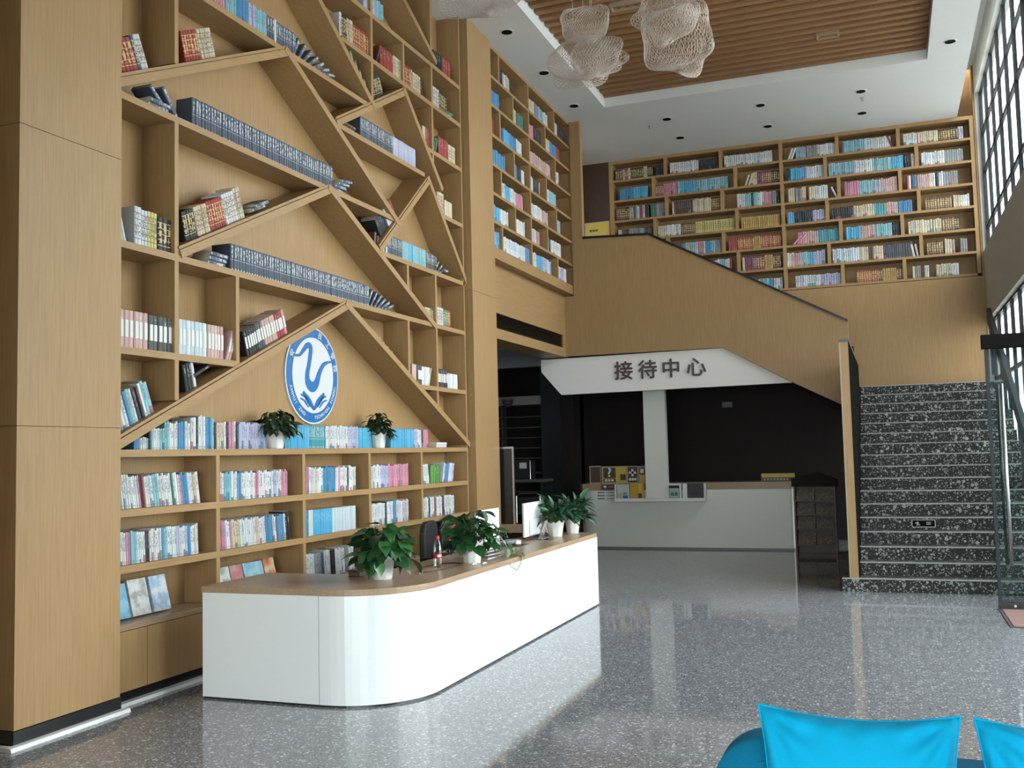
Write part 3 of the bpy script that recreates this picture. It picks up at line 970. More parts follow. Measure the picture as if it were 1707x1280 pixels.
TINT = {  # code: (linear rgb, words)
    'w': ((0.66, 0.66, 0.66), 'white'), 'W': ((0.58, 0.64, 0.70), 'bluish white'), 'c': ((0.62, 0.53, 0.38), 'cream'), 'b': ((0.07, 0.26, 0.48), 'blue'),
    'B': ((0.09, 0.42, 0.66), 'bright blue'), 't': ((0.25, 0.48, 0.54), 'pale teal'), 'T': ((0.07, 0.33, 0.38), 'teal'), 'n': ((0.085, 0.105, 0.145), 'dark blue'),
    'N': ((0.05, 0.10, 0.2), 'navy'), 'k': ((0.022, 0.022, 0.026), 'black'), 'r': ((0.33, 0.045, 0.035), 'red'), 'R': ((0.36, 0.09, 0.05), 'rust red'), 'p': ((0.60, 0.24, 0.33), 'pink'),
    'f': ((0.58, 0.38, 0.34), 'pale pink'), 'g': ((0.05, 0.20, 0.12), 'green'), 'G': ((0.08, 0.25, 0.035), 'leaf green'), 'y': ((0.60, 0.55, 0.20), 'yellow'), 'Y': ((0.50, 0.33, 0.10), 'gilt'),
    'o': ((0.10, 0.055, 0.035), 'brown'), 'O': ((0.16, 0.09, 0.06), 'warm brown'), 'l': ((0.46, 0.46, 0.62), 'lavender'), 'e': ((0.28, 0.28, 0.28), 'grey'), 'h': ((0.075, 0.08, 0.082), 'dark grey'), 'm': ((0.20, 0.05, 0.09), 'maroon')}


def expand(pal, n):
    seg = [(a, int(b)) for a, b in re.findall(r'([A-Za-z])(\d+)', pal)]
    tot = sum(k for _, k in seg)
    out = []
    for i in range(n):
        p = (i + 0.5) / n * tot
        for a, k in seg:
            p -= k
            if p <= 0:
                out.append(a)
                break
    return out


RB = random.Random(7)


def jit(code):
    base = TINT[code][0]
    f = RB.uniform(0.86, 1.12)
    return tuple(min(0.85, max(0.004, ch * f * RB.uniform(0.95, 1.05))) for ch in base)


ALL = []       # every book as (kind, style, matrix, colour, code, place, index, size in view)


def lay(kind, p0, p1, along, depth_dir, h, th, tilt, style, pal, place, depth=(0.15, 0.19), var=0.05):
    """a row of books between two base points; along = unit 3-vector, depth_dir = into the shelf"""
    p0, p1 = Vector(p0), Vector(p1)
    L = (p1 - p0).length
    ex = (p1 - p0).normalized()
    dd = Vector(depth_dir)
    upv = ex.cross(dd)
    if upv.z < 0:
        upv = -upv
    ta = math.radians(tilt)
    X = ex * math.cos(ta) - upv * math.sin(ta)
    Z = upv * math.cos(ta) + ex * math.sin(ta)
    step = th / math.cos(ta)
    n = max(1, round(L / step))
    codes = expand(pal, n)
    ws = [RB.uniform(0.78, 1.2) if style in 'AG' else RB.uniform(0.97, 1.03) for _ in range(n)]
    k = L / sum(ws)
    pos = 0.0
    last = None
    hh = h
    for i in range(n):
        wv = ws[i] * k
        code = codes[i]
        if code != last or style == 'A':
            hh = h * RB.uniform(1 - var, 1 + var) if style in 'AG' else h * RB.uniform(1 - var * 0.5, 1 + var * 0.3)
            last = code
        tv = wv * math.cos(ta) * 0.955
        c0 = p0 + ex * (pos + wv / 2) + upv * (abs(math.sin(ta)) * tv / 2 + 0.0008)
        dep = RB.uniform(*depth)
        c0 = c0 + dd * RB.uniform(0.0, 0.008)
        mt = basis(X * tv, dd * dep, Z * hh, c0)
        dist = (c0 - Vector((0, 0, EYE))).length
        ALL.append((kind, style, mt, jit(code), code, place, i + 1, tv * hh / dist ** 2))
        pos += wv


RUNS = [
  ('paperback', 'R1', 5.337, 6.2, 0.225, 0.022, -9, 'A', 'b2 w8 p1 k1 r1 w4 t2 w6 g1 w3 p1 b3 w3 y1 w2', 'upper row, bay beside the column'),
  ('paperback', 'R1', 6.43, 7.356, 0.215, 0.025, 0, 'A', 'w2 t3 w3 b2 w6 p2 w7 l2 w2 p4', 'upper row, second bay'),
  ('paperback', 'R1', 7.639, 8.519, 0.225, 0.026, 1, 'A', 'p2 w3 c2 w2 t1 b7 w2 p1 w4 k1 w4', 'upper row, middle bay'),
  ('paperback', 'R1', 8.842, 9.652, 0.225, 0.028, 0, 'A', 'w4 l3 p9', 'upper row, fourth bay'),
  ('paperback', 'R1', 10.035, 10.174, 0.22, 0.03, -9, 'A', 'w2', 'upper row, last bay leaning left'),
  ('paperback', 'R1', 10.206, 10.462, 0.2, 0.05, 0, 'P', 'G3', 'upper row, last bay centre'),
  ('paperback', 'R1', 10.511, 10.816, 0.22, 0.022, 16, 'A', 'w1 b3 w2 l2', 'upper row, last bay leaning right'),
  ('paperback', 'R2', 5.338, 6.178, 0.215, 0.021, -3, 'A', 'c1 w3 p2 t2 w4 k2 w5 b1 t2 w4 l2 w3 b2 w4', 'lower row, bay beside the column'),
  ('paperback', 'R2', 6.427, 7.324, 0.215, 0.022, -6, 'A', 'p3 w2 p1 c4 w8 c2 w3 b4 w2 n1 b3 w1', 'lower row, second bay'),
  ('paperback', 'R2', 7.333, 7.396, 0.24, 0.03, -9, 'P', 'k2', 'lower row, second bay right end'),
  ('paperback', 'R2', 7.632, 8.509, 0.225, 0.024, 0, 'P', 'b1 w2 B9 W11', 'lower row, middle bay'),
  ('paperback', 'R2', 8.831, 9.637, 0.22, 0.026, 0, 'A', 'w7 k1 w3 b2 w3 l3 c1', 'lower row, fourth bay'),
  ('paperback', 'R2', 9.989, 10.85, 0.215, 0.03, -1, 'A', 'w3 k1 w2 r1 w3 k1 w6', 'lower row, last bay'),
  ('magazine', 'R3', 7.625, 8.476, 0.23, 0.02, -5, 'A', 'w4 e3 n1 w3 k2 w5 e2 w3', 'bottom row, middle bay'),
  ('paperback', 'TOP', 5.57, 5.716, 0.085, 0.022, 0, 'A', 'b2 w2 t1', 'long row under the gable, low left end'),
  ('paperback', 'TOP', 5.722, 5.88, 0.15, 0.024, 0, 'A', 'k1 t1 w2 t2', 'long gable row, rising left part'),
  ('paperback', 'TOP', 5.886, 6.167, 0.2, 0.026, 0, 'A', 't2 w4 b3 w2', 'long row under the gable, left part'),
  ('paperback', 'TOP', 6.174, 6.447, 0.25, 0.028, 0, 'A', 'w2 k1 w2 b3 t1', 'long row under the gable, tallest part'),
  ('paperback', 'TOP', 6.454, 6.763, 0.215, 0.03, 0, 'A', 'k1 c3 w1 b1 k1 p2 w1 k1', 'long row under the gable, cream part'),
  ('paperback', 'TOP', 6.771, 7.192, 0.21, 0.022, 0, 'A', 'l9', 'long row under the gable, lavender part'),
  ('paperback', 'TOP', 7.427, 7.815, 0.21, 0.022, 0, 'P', 'B9', 'long row under the gable, first blue part'),
  ('paperback', 'TOP', 7.815, 8.095, 0.21, 0.022, 0, 'N', 'T9', 'long row under the gable, teal part'),
  ('paperback', 'TOP', 8.095, 8.695, 0.21, 0.022, 0, 'A', 'w9 l4', 'long row under the gable, white part'),
  ('paperback', 'TOP', 8.695, 9.043, 0.205, 0.022, 0, 'P', 'B9', 'long row under the gable, second blue part'),
  ('paperback', 'TOP', 9.387, 9.931, 0.205, 0.022, 0, 'P', 'B9', 'long row under the gable, third blue part'),
  ('paperback', 'TOP', 9.931, 10.302, 0.205, 0.026, 0, 'A', 'l2 w2 k1 p3', 'long row under the gable, pink right end'),
  ('box_file', 'S12', 5.348, 5.629, 0.262, 0.045, 0, 'L', 'f5', 'first bay over the gable foot, pinkish run'),
  ('box_file', 'S12', 5.635, 5.88, 0.25, 0.05, 0, 'L', 'h5', 'first bay over the gable foot, dark grey run'),
  ('box_file', 'S12', 5.946, 6.276, 0.258, 0.045, 0, 'L', 'W6', 'second bay over the gable foot, white run'),
  ('box_file', 'S12', 6.283, 6.481, 0.255, 0.042, 0, 'L', 'f4', 'second bay over the gable foot, pink run'),
  ('box_file', 'S12', 6.512, 6.573, 0.25, 0.035, 18, 'L', 'f1', 'second bay over the gable foot, leaning'),
  ('hardback', 'T1L', 5.368, 5.697, 0.235, 0.034, 2, 'A', 'e1 w2 b1 t1 w1 k3 w1 t2', 'left slope of the lowest gable, foot'),
  ('hardback', 'T1L', 6.038, 6.162, 0.2, 0.03, 10, 'P', 'k4 w1', 'left slope of the lowest gable, second bay'),
  ('hardback', 'T1L', 6.794, 7.046, 0.21, 0.035, 6, 'L', 'k3 h2', 'left slope of the lowest gable, dark run'),
  ('hardback', 'T1L', 7.055, 7.369, 0.21, 0.036, 4, 'L', 'f3 r2 p1', 'left slope of the lowest gable, red run'),
  ('hardback', 'S3', 5.357, 5.414, 0.24, 0.03, -16, 'P', 'c1 w1', 'shelf end beside the column, leaning'),
  ('hardback', 'S3', 5.49, 5.727, 0.26, 0.034, 0, 'G', 'w2 W1 y3', 'shelf end beside the column, white and yellow run'),
  ('hardback', 'S3', 5.733, 5.881, 0.24, 0.05, 0, 'G', 'k3', 'shelf end beside the column, black run'),
  ('hardback', 'T2L', 6.034, 6.173, 0.225, 0.03, 10, 'G', 'k5', 'left slope of the middle gable, black run'),
  ('hardback', 'T2L', 6.18, 6.331, 0.225, 0.032, 8, 'G', 'c4', 'left slope of the middle gable, cream run'),
  ('hardback', 'T2L', 6.338, 6.527, 0.225, 0.03, 7, 'G', 'r5', 'left slope of the middle gable, red run'),
  ('hardback', 'T2L', 6.534, 6.773, 0.24, 0.032, 5, 'G', 'w4 c2', 'left slope of the middle gable, white run'),
  ('hardback', 'S3', 6.578, 8.846, 0.22, 0.037, 0, 'N', 'n9', 'lowest gable shelf, dark series'),
  ('hardback', 'S4', 6.112, 8.161, 0.225, 0.036, 0, 'N', 'n9', 'middle gable shelf, dark series'),
  ('hardback', 'S5', 6.378, 6.515, 0.2, 0.03, 0, 'A', 'p3', 'top long shelf, pink run'),
  ('hardback', 'S5', 6.523, 7.096, 0.215, 0.026, 0, 'A', 't3 b3 l2 t3', 'top long shelf, pale run'),
  ('hardback', 'S5', 7.105, 7.551, 0.22, 0.034, 0, 'N', 'n3 w1 n9', 'top long shelf, dark blue series'),
  ('hardback', 'T3L', 5.346, 5.638, 0.235, 0.042, 0, 'G', 'r3 n1 w1', 'left slope of the top gable, foot'),
  ('hardback', 'T3L', 6.037, 6.228, 0.22, 0.036, 8, 'G', 'r9', 'left slope of the top gable, red run'),
  ('hardback', 'T3L', 6.235, 6.398, 0.22, 0.036, 6, 'G', 'c9', 'left slope of the top gable, cream run'),
  ('hardback', 'S8', 8.71, 9.965, 0.225, 0.032, 0, 'N', 'n5 l4', 'small gable shelf'),
  ('hardback', 'S11', 9.186, 9.585, 0.21, 0.034, 0, 'N', 'n9', 'smallest gable shelf, dark blue run'),
  ('hardback', 'S11', 9.599, 10.184, 0.21, 0.03, 0, 'P', 't2 B1 t4', 'smallest gable shelf, pale blue run'),
  ('hardback', 'S11', 10.199, 10.474, 0.2, 0.04, 0, 'N', 'h3 k1', 'smallest gable shelf, grey run'),
  ('hardback', 'S7', 8.32, 8.47, 0.26, 0.04, 0, 'G', 'w1 k2', 'top right shelf, first bay left'),
  ('hardback', 'S7', 8.47, 8.923, 0.24, 0.035, 0, 'G', 'c2 r6', 'top right shelf, first bay right'),
  ('hardback', 'S7', 9.144, 9.443, 0.24, 0.036, 0, 'P', 'r5', 'top right shelf, second bay red run'),
  ('hardback', 'S7', 9.457, 9.642, 0.24, 0.04, 0, 'G', 'c3', 'top right shelf, second bay cream run'),
  ('hardback', 'S7', 9.744, 9.924, 0.23, 0.036, 0, 'G', 'r3 c1', 'top right shelf, third bay red run'),
  ('hardback', 'S7', 9.939, 10.124, 0.23, 0.04, 0, 'G', 'c3', 'top right shelf, third bay cream run'),
  ('hardback', 'S7', 10.462, 10.837, 0.24, 0.036, 0, 'G', 'w3 k4', 'top right shelf, last bay'),
  ('hardback', 'S6', 8.81, 9.239, 0.22, 0.03, 0, 'A', 'l4 t3', 'topmost shelf, pastel run'),
  ('hardback', 'S6', 10.5, 10.985, 0.22, 0.04, 0, 'P', 'k3 r3', 'topmost shelf, last bay'),
  ('hardback', 'T5L', 9.0, 9.228, 0.22, 0.032, 0, 'G', 'k4', 'left slope of the small upper gable'),
  ('hardback', 'S9', 10.164, 10.356, 0.24, 0.04, 0, 'P', 'c2 r3', 'second right shelf, left of the divider'),
  ('hardback', 'S9', 10.588, 10.863, 0.24, 0.04, 0, 'P', 'r4', 'second right shelf, red run'),
  ('hardback', 'S9', 10.881, 11.078, 0.22, 0.045, 0, 'G', 'c3', 'second right shelf, cream run'),
  ('hardback', 'S10', 10.539, 10.709, 0.25, 0.045, 0, 'G', 'c3', 'third right shelf, tall cream run'),
  ('hardback', 'S10', 10.726, 10.953, 0.2, 0.04, 0, 'P', 'c4', 'third right shelf, low cream run'),
  ('hardback', 'T6L', 9.112, 9.276, 0.2, 0.034, 0, 'P', 'k3', 'left slope of the smallest gable, dark run'),
  ('hardback', 'T6L', 9.29, 9.474, 0.2, 0.04, 0, 'P', 'w2 r2', 'left slope of the smallest gable, white and red run'),
  ('hardback', 'S3', 10.111, 10.349, 0.17, 0.035, 0, 'G', 'r1 c2 y1 g2', 'right shelf end, gilt run'),
  ('hardback', 'S3', 10.463, 10.836, 0.2, 0.032, 0, 'G', 'w3 g2 r2', 'right shelf end, last bay'),
  ('hardback', 'S12', 9.78, 9.899, 0.22, 0.045, 0, 'P', 'f2', 'short right shelf, left end'),
  ('hardback', 'S12', 9.914, 10.035, 0.22, 0.05, 0, 'L', 'h2', 'short right shelf, dark run'),
  ('hardback', 'S12', 10.035, 10.221, 0.215, 0.03, 0, 'P', 'w4', 'short right shelf, white run'),
  ('hardback', 'S12', 10.446, 10.714, 0.215, 0.045, 0, 'L', 'k3', 'short right shelf, black labelled run'),
  ('hardback', 'S12', 10.731, 11.012, 0.18, 0.04, 0, 'P', 'w4', 'short right shelf, low white end'),
]
BACK_RUNS = [
 (0, -4.62, -4.44, 'o4 m1 o1 w1'), (0, -4.44, -3.9, 'm2 w1 k6 c2 k3'), (0, -3.86, -3.65, 'k9'), (0, -3.58, -3.05, 'w9'), (0, -3.01, -2.65, 'k9'), (0, -2.58, -1.73, 'w9'), (1, -4.55, -4.28, 'b9'), (1, -4.28, -4.01, 'B9'), (1, -3.86, -3.61, 'm3 p3'), (1, -3.61, -3.46, 'p9'), (1, -3.45, -3.04, 't2 B5 t3'), (1, -3.04, -2.53, 't9'), (1, -2.12, -1.93, 'c4 m2'), (1, -1.93, -1.61, 'm6 k4'), (2, -4.63, -4.29, 'o4 k2 e2'), (2, -4.29, -4.0, 'n1 t1 w1 r1 w1 k2'), (2, -3.97, -3.68, 'g3 e5'), (2, -3.56, -3.18, 'w1 o9'), (2, -3.18, -2.85, 'c9'), (2, -2.85, -2.65, 'o9'), (2, -2.38, -2.09, 'w4 t3 k1'), (2, -2.09, -1.77, 't2 w3 p4'), (2, -1.76, -1.63, 'e3 k2'), (3, -4.6, -3.94, 'w1 o3 e4 t1 o3'), (3, -3.85, -3.42, 'c3 w6'), (3, -3.41, -3.15, 'o9'), (3, -3.15, -2.43, 'y9'), (3, -2.32, -1.64, 'Y9'), (4, -3.44, -3.34, 'n1 b2'), (4, -3.34, -3.03, 'c2 t2 w1 p2'), (4, -3.02, -2.88, 'w1 b2'), (4, -2.88, -2.65, 't2 e4'), (4, -2.56, -2.41, 'r1'), (4, -2.4, -2.1, 'R9'), (4, -2.1, -1.63, 'Y2 r7'), (5, -2.89, -2.51, 'w4 t3 w2 r1'), (5, -2.33, -2.14, 'c1 m5'), (5, -2.14, -1.94, 'm9'), (5, -1.94, -1.65, 'Y5 o4'), (6, -2.23, -1.81, 'w3 l2 t4 B2'), (6, -1.8, -1.64, 'w5 l2'), (0, -1.32, -1.15, 't9'), (0, -1.14, -0.6, 'e4 w9'), (0, -0.55, -0.16, 'n1 t9'), (0, -0.16, 0.26, 'w9'), (0, 0.46, 0.68, 'w9'), (0, 0.69, 1.01, 'c9'), (0, 1.02, 1.4, 'o5 k3 l2'), (1, -1.5, -1.44, 'k3'), (1, -1.43, -0.84, 'B4 W5'), (1, -0.78, -0.34, 't9'), (1, -0.34, -0.06, 'w9'), (1, -0.06, 0.44, 't6 B3'), (1, 0.46, 0.65, 'k4 c2'), (1, 0.73, 1.38, 'w5 e4'), (2, -1.48, -1.37, 'c1'), (2, -1.36, -1.18, 'e3 c2'), (2, -1.13, -0.81, 'c3 w5'), (2, -0.53, -0.29, 'p9'), (2, -0.29, -0.01, 't9'), (2, -0.01, 0.33, 'l2 f6'), (2, 0.48, 0.55, 'r2 w1'), (2, 0.56, 0.64, 'n1 b1'), (2, 0.65, 0.93, 'f6 w2'), (2, 0.94, 1.28, 'k1 w2 e5'), (3, -1.51, -1.39, 'B3'), (3, -1.39, -1.08, 'k9'), (3, -1.08, -0.86, 'l9'), (3, -0.77, -0.4, 'k9'), (3, -0.4, -0.06, 'c9'), (3, -0.06, 0.13, 'T9'), (3, 0.13, 0.32, 'f9'), (3, 0.33, 0.55, 'b9'), (3, 0.6, 0.68, 'k3'), (3, 0.75, 1.17, 'O9'), (3, 1.19, 1.44, 'c3 w3'), (4, -1.35, -1.24, 'p3'), (4, -1.24, -1.0, 'f9'), (4, -1.0, -0.62, 'T9'), (4, -0.54, -0.3, 'B9'), (4, -0.3, -0.07, 'f9'), (4, -0.07, 0.21, 't9'), (4, 0.22, 0.41, 'k9'), (4, 0.47, 0.85, 'c9'), (4, 0.86, 0.99, 'c3'), (4, 1.0, 1.26, 'O6 k3'), (5, -1.55, -1.3, 'w2 f6'), (5, -1.3, -0.9, 't3 B2 l4'), (5, -0.78, -0.34, 'W9'), (5, -0.34, -0.11, 'c2 o1'), (5, -0.11, 0.05, 'c5'), (5, 0.05, 0.52, 'h9'), (5, 0.74, 1.0, 'o9'), (5, 1.02, 1.18, 'c2 e1'), (5, 1.26, 1.37, 'e2'), (6, -1.42, -1.3, 'w2 l2'), (6, -1.3, -0.98, 'w9'), (6, -0.98, -0.63, 'l9'), (6, -0.4, -0.04, 'R9'), (6, -0.04, 0.39, 'o2 Y5 o4'), (6, 0.5, 0.63, 'c1 e2'), (6, 0.69, 0.76, 'w2'), (6, 0.87, 1.22, 'c6 w3')
]
GALLERY_RUNS = [
 (0, 12.59, 13.09, 'k1 w2 c2 k2'), (0, 13.76, 14.01, 'c4'), (0, 14.04, 14.38, 'e2 t3'), (0, 14.41, 14.63, 'w3'), (0, 14.95, 15.11, 'w2'), (0, 15.16, 15.59, 'k4'), (1, 12.23, 12.58, 'b5 k1'), (1, 13.09, 13.49, 'c1 g4'), (1, 13.73, 13.95, 'p4'), (1, 13.97, 14.3, 'k5'), (1, 14.45, 14.71, 'c4'), (1, 14.73, 15.22, 'b3 r2'), (2, 12.22, 12.3, 'r1'), (2, 12.57, 13.17, 'N1 B3 b4'), (2, 13.19, 13.41, 'w3'), (2, 13.77, 14.21, 'f6'), (2, 14.23, 14.7, 'f6'), (2, 14.93, 15.13, 'w3'), (3, 12.2, 12.44, 'b5'), (3, 12.46, 12.7, 'b3'), (3, 13.04, 13.48, 'b2 k2 w2'), (3, 13.77, 14.18, 'w1 k4 w1'), (3, 14.45, 14.96, 'w2 t5'), (4, 12.55, 12.67, 'w2'), (4, 12.67, 12.87, 'B3'), (4, 12.88, 13.4, 'w4 p5'), (4, 13.75, 14.22, 'w9'), (4, 14.25, 14.52, 'f4'), (4, 14.92, 15.16, 't4'), (5, 12.23, 12.78, 'B3 w5'), (5, 13.06, 13.45, 'w6'), (5, 13.74, 14.09, 'w2 t1 c2 p3'), (5, 14.43, 14.62, 'w1 k1'), (5, 14.64, 15.15, 'w8'), (6, 12.24, 12.44, 'B3'), (6, 12.58, 13.61, 'w2 W9 b2'), (6, 13.75, 13.93, 'w3'), (6, 13.95, 14.2, 'B4'), (6, 14.22, 14.63, 'l4 w2 b1'), (6, 14.88, 15.4, 'w3 l3 w2')
]
BFX = -4.83
for kind, s, y0, y1, h, th, tilt, style, pal, place in RUNS:
    if s in SH:
        z0 = z1 = SH[s]
    else:
        z0, z1 = diag_z(s, y0), diag_z(s, y1)
    fx = BFX - (0.07 if s == 'TOP' else 0.0)
    lay(kind, (fx, y0, z0), (fx, y1, z1), None, (-1, 0, 0), h, th, tilt, 'P' if style == 'L' else style, pal, place)


def loose(kind, yv, z, h, th, ang, style, code, place, idx, dep=0.17):
    """one book resting at an angle: ang = lean of its spine from upright towards +Y, degrees"""
    a = math.radians(ang)
    Z = Vector((0, math.sin(a), math.cos(a)))
    X = Vector((0, math.cos(a), -math.sin(a)))
    low = min(0, (Z * h).z) + min((X * th / 2).z, (-X * th / 2).z)
    mt = basis(X * th, Vector((-dep, 0, 0)), Z * h, (BFX, yv, z - low + 0.001))
    d = (Vector((BFX, yv, z)) - Vector((0, 0, EYE))).length
    ALL.append((kind, style, mt, jit(code), code, place, idx, th * h / d ** 2))


# tumbled and lying volumes
for i, (yv, ang) in enumerate(((6.02, 88), (6.05, 88))):
    loose('hardback', 5.62 + i * 0.03, SH['S4'] + i * 0.04, 0.22, 0.036, 90, 'N', 'n', 'lying at left end, middle gable shelf', i + 1)
for i, (yv, ang) in enumerate(((5.83, 52), (5.93, 40))):
    loose('hardback', yv, SH['S4'], 0.23, 0.036, -ang, 'N', 'n', 'slumped at left end, middle gable shelf', i + 1)
for i in range(3):
    loose('hardback', 6.28 + i * 0.02, SH['S3'] + i * 0.037, 0.22, 0.036, 90, 'N', 'n', 'lying at left end, lowest gable shelf', i + 1)
for i in range(6):
    loose('hardback', 8.80 + i * 0.075, SH['S3'], 0.2, 0.034, 32 + i * 8, 'N', 'n', 'toppling at right end, lowest gable shelf', i + 1)
for i in range(4):
    loose('hardback', 8.14 + i * 0.06, SH['S4'] + i * 0.036, 0.21, 0.036, 90 - i * 3, 'N', 'n', 'lying at right end, middle gable shelf', i + 1)
for i in range(7):
    loose('hardback', 7.50 + i * 0.085, SH['S5'], 0.21, 0.036, 28 + i * 8, 'N', 'n', 'toppling at the right end of the top long shelf', i + 1)
for i in range(2):
    loose('hardback', 6.86 + i * 0.05, diag_z('T2L', 6.9 + i * 0.1), 0.21, 0.036, 66, 'N', 'h', 'lying on the upper left slope of the middle gable', i + 1)
for i in range(2):
    loose('hardback', 8.38 + i * 0.03, SH['S8'] + i * 0.036, 0.2, 0.034, 90, 'P', 'o', 'lying at left end, small gable shelf', i + 1)
for i in range(4):
    loose('hardback', 10.42 + i * 0.07, SH['S11'] + (i > 2) * 0.03, 0.17, 0.034, 40 + i * 14, 'N', 'h', 'toppling at right end, smallest gable shelf', i + 1)
for i in range(2):
    loose('paperback', 10.36 + i * 0.01, SH['TOP'] + i * 0.03, 0.28, 0.029, 90, 'P', 'w', 'lying at right end, long gable row', i + 1)
for i in range(2):
    loose('hardback', 9.06 + i * 0.07, SH['S7'], 0.2, 0.025, 24, 'P', 'o', 'leaning in the second bay of the top right shelf', i + 1)
loose('hardback', 10.17, SH['S7'], 0.2, 0.025, -16, 'P', 'o', 'leaning in the third bay of the top right shelf', 1)
for i in range(2):
    loose('hardback', 10.78 + i * 0.05, SH['S7'] + i * 0.03, 0.2, 0.036, 85, 'P', 'g', 'lying in the last bay of the top right shelf', i + 1)
for i in range(4):
    loose('hardback', 8.60 + i * 0.085, diag_z('D4', 8.60 + i * 0.085) + 0.02, 0.18 - i * 0.01, 0.036, -24, 'G', 'g', 'leaning beside the steep top board', i + 1)
for i in range(2):
    loose('hardback', 10.44 + i * 0.05, SH['S9'], 0.2, 0.035, 18, 'P', 'g', 'leaning left in the second right shelf', i + 1)
loose('hardback', 10.20, SH['S12'], 0.21, 0.03, 18, 'P', 'f', 'leaning on the short right shelf', 1)
for i in range(5):
    yv = 8.95 + i * 0.06
    loose('hardback', yv + 0.02, diag_z('T2R', yv) + 0.005, 0.16, 0.04, 8, 'P', 'ow'[i > 1], 'wedged beside the right slope of the middle gable', i + 1)
loose('hardback', 6.12, diag_z('T1L', 6.3), 0.2, 0.03, 64, 'P', 'k', 'lying on the left slope of the lowest gable, second bay', 1)
for i in range(4):
    yv = 9.05 + i * 0.09
    loose('hardback', yv, diag_z('T1R', yv), 0.05, 0.06, -25, 'P', 'c', 'peeping over the right slope of the lowest gable', i + 1)

# back and gallery bookcases (their books are placed with the rows below)
GZ = [6.66, 6.27, 5.86, 5.46, 5.07, 4.69, 4.33]
BZ = [6.70, 6.315, 5.93, 5.545, 5.16, 4.775, 4.40]
STY = {'o': 'G', 'O': 'G', 'Y': 'G', 'R': 'G', 'y': 'G', 'm': 'G'}
for row, a, b, pal in BACK_RUNS:
    lay('hardback', (a, 18.13, BZ[row]), (b, 18.13, BZ[row]), None, (0, 1, 0), 0.225 + 0.02 * ((row * 7) % 3 - 1), 0.037, 0, STY.get(pal[0], 'A'), pal, 'back', (0.12, 0.15))
for row, a, b, pal in GALLERY_RUNS:
    lay('hardback', (-4.79, a, GZ[row]), (-4.79, b, GZ[row]), None, (-1, 0, 0), 0.23, 0.045, 0, STY.get(pal[0], 'A'), pal, 'gallery', (0.14, 0.18))
# a few leaning ones on the back wall
for X_, row, ang, code in ((-2.22, 1, 20, 'c'), (-2.16, 1, 20, 'c'), (-1.45, 0, 22, 'w'), (-1.40, 0, 22, 'w'), (0.28, 0, -18, 'm'), (-0.66, 2, -24, 'w'), (-0.60, 2, -28, 'k'), (-1.42, 4, 42, 'p'), (-1.36, 4, 42, 'p'),
                           (0.54, 5, -10, 'w'), (0.60, 5, -10, 'w')):
    a = math.radians(ang)
    X, Z = Vector((math.cos(a), 0, -math.sin(a))), Vector((math.sin(a), 0, math.cos(a)))
    ALL.append(('hardback', 'P', basis(X * 0.034, Vector((0, 0.13, 0)), Z * 0.21, (X_, 18.13, BZ[row] + abs(math.sin(a)) * 0.017 + 0.001)), jit(code), code, 'back', 1, 0))


def ordinal(n):
    return f"{n}{'th' if 10 <= n % 100 <= 20 else {1: 'st', 2: 'nd', 3: 'rd'}.get(n % 10, 'th')}"


KINDS = {'paperback': 'paperback', 'hardback': 'hardback', 'magazine': 'magazine', 'box_file': 'box file'}
rest = []
LABEL_ME = MB().box(-0.34, 0.34, -0.012, 0.03, 0.28, 0.74).mesh('spine_label', PAPER)
LABELLED = {p[-1] for p in RUNS if p[7] == 'L'}
for kind in KINDS:
    own = sorted((b for b in ALL if b[0] == kind and b[5] not in ('back', 'gallery')), key=lambda b: -b[7])
    keep, drop = own[:300], own[300:]
    rest += drop
    for _, style, mt, colr, code, place, idx, _s in keep:
        o = bpy.data.objects.new(kind, BOOK_ME[style])
        COL.objects.link(o)
        o.matrix_world = mt
        o.color = (*colr, 1)
        words = TINT[code][1]
        lab = f"{words} {KINDS[kind]}, {ordinal(idx)} from left, {place}"
        tag(o, lab, 'box file' if kind == 'box_file' else 'magazine' if kind == 'magazine' else 'book', f"{KINDS[kind]}s, {place}")
        if place in LABELLED:
            lb = bpy.data.objects.new('spine_label', LABEL_ME)
            COL.objects.link(lb)
            lb.parent = o
rest += [b for b in ALL if b[5] in ('back', 'gallery')]


def merge_books(name, books, label):
    V, Fc, uvs, cols, mi = [], [], [], [], []
    base = [Vector(p) for p in bv]
    for _, style, mt, colr, code, place, idx, _s in books:
        k = len(V)
        r = RB.random()
        V += [tuple(mt @ p) for p in base]
        for fi, f in enumerate(bfaces):
            Fc.append(tuple(i + k for i in f))
            uvs += [c_ for uvp in FUV[fi] for c_ in uvp]
            cols += [c_ for _i in f for c_ in (*colr, r)]
            mi.append(STYLES.index(style))
    me = bpy.data.meshes.new(name)
    me.from_pydata(V, [], Fc)
    for s in STYLES:
        me.materials.append(MAT_ATT[s])
    me.polygons.foreach_set('material_index', mi)
    me.uv_layers.new(name='UVMap').data.foreach_set('uv', uvs)
    ca = me.color_attributes.new('tint', 'FLOAT_COLOR', 'CORNER')
    ca.data.foreach_set('color', cols)
    o = bpy.data.objects.new(name, me)
    COL.objects.link(o)
    return tag(o, label, 'books', None, 'stuff')


merge_books('book_rows', rest, 'hundreds of further small books filling the far and upper shelves')

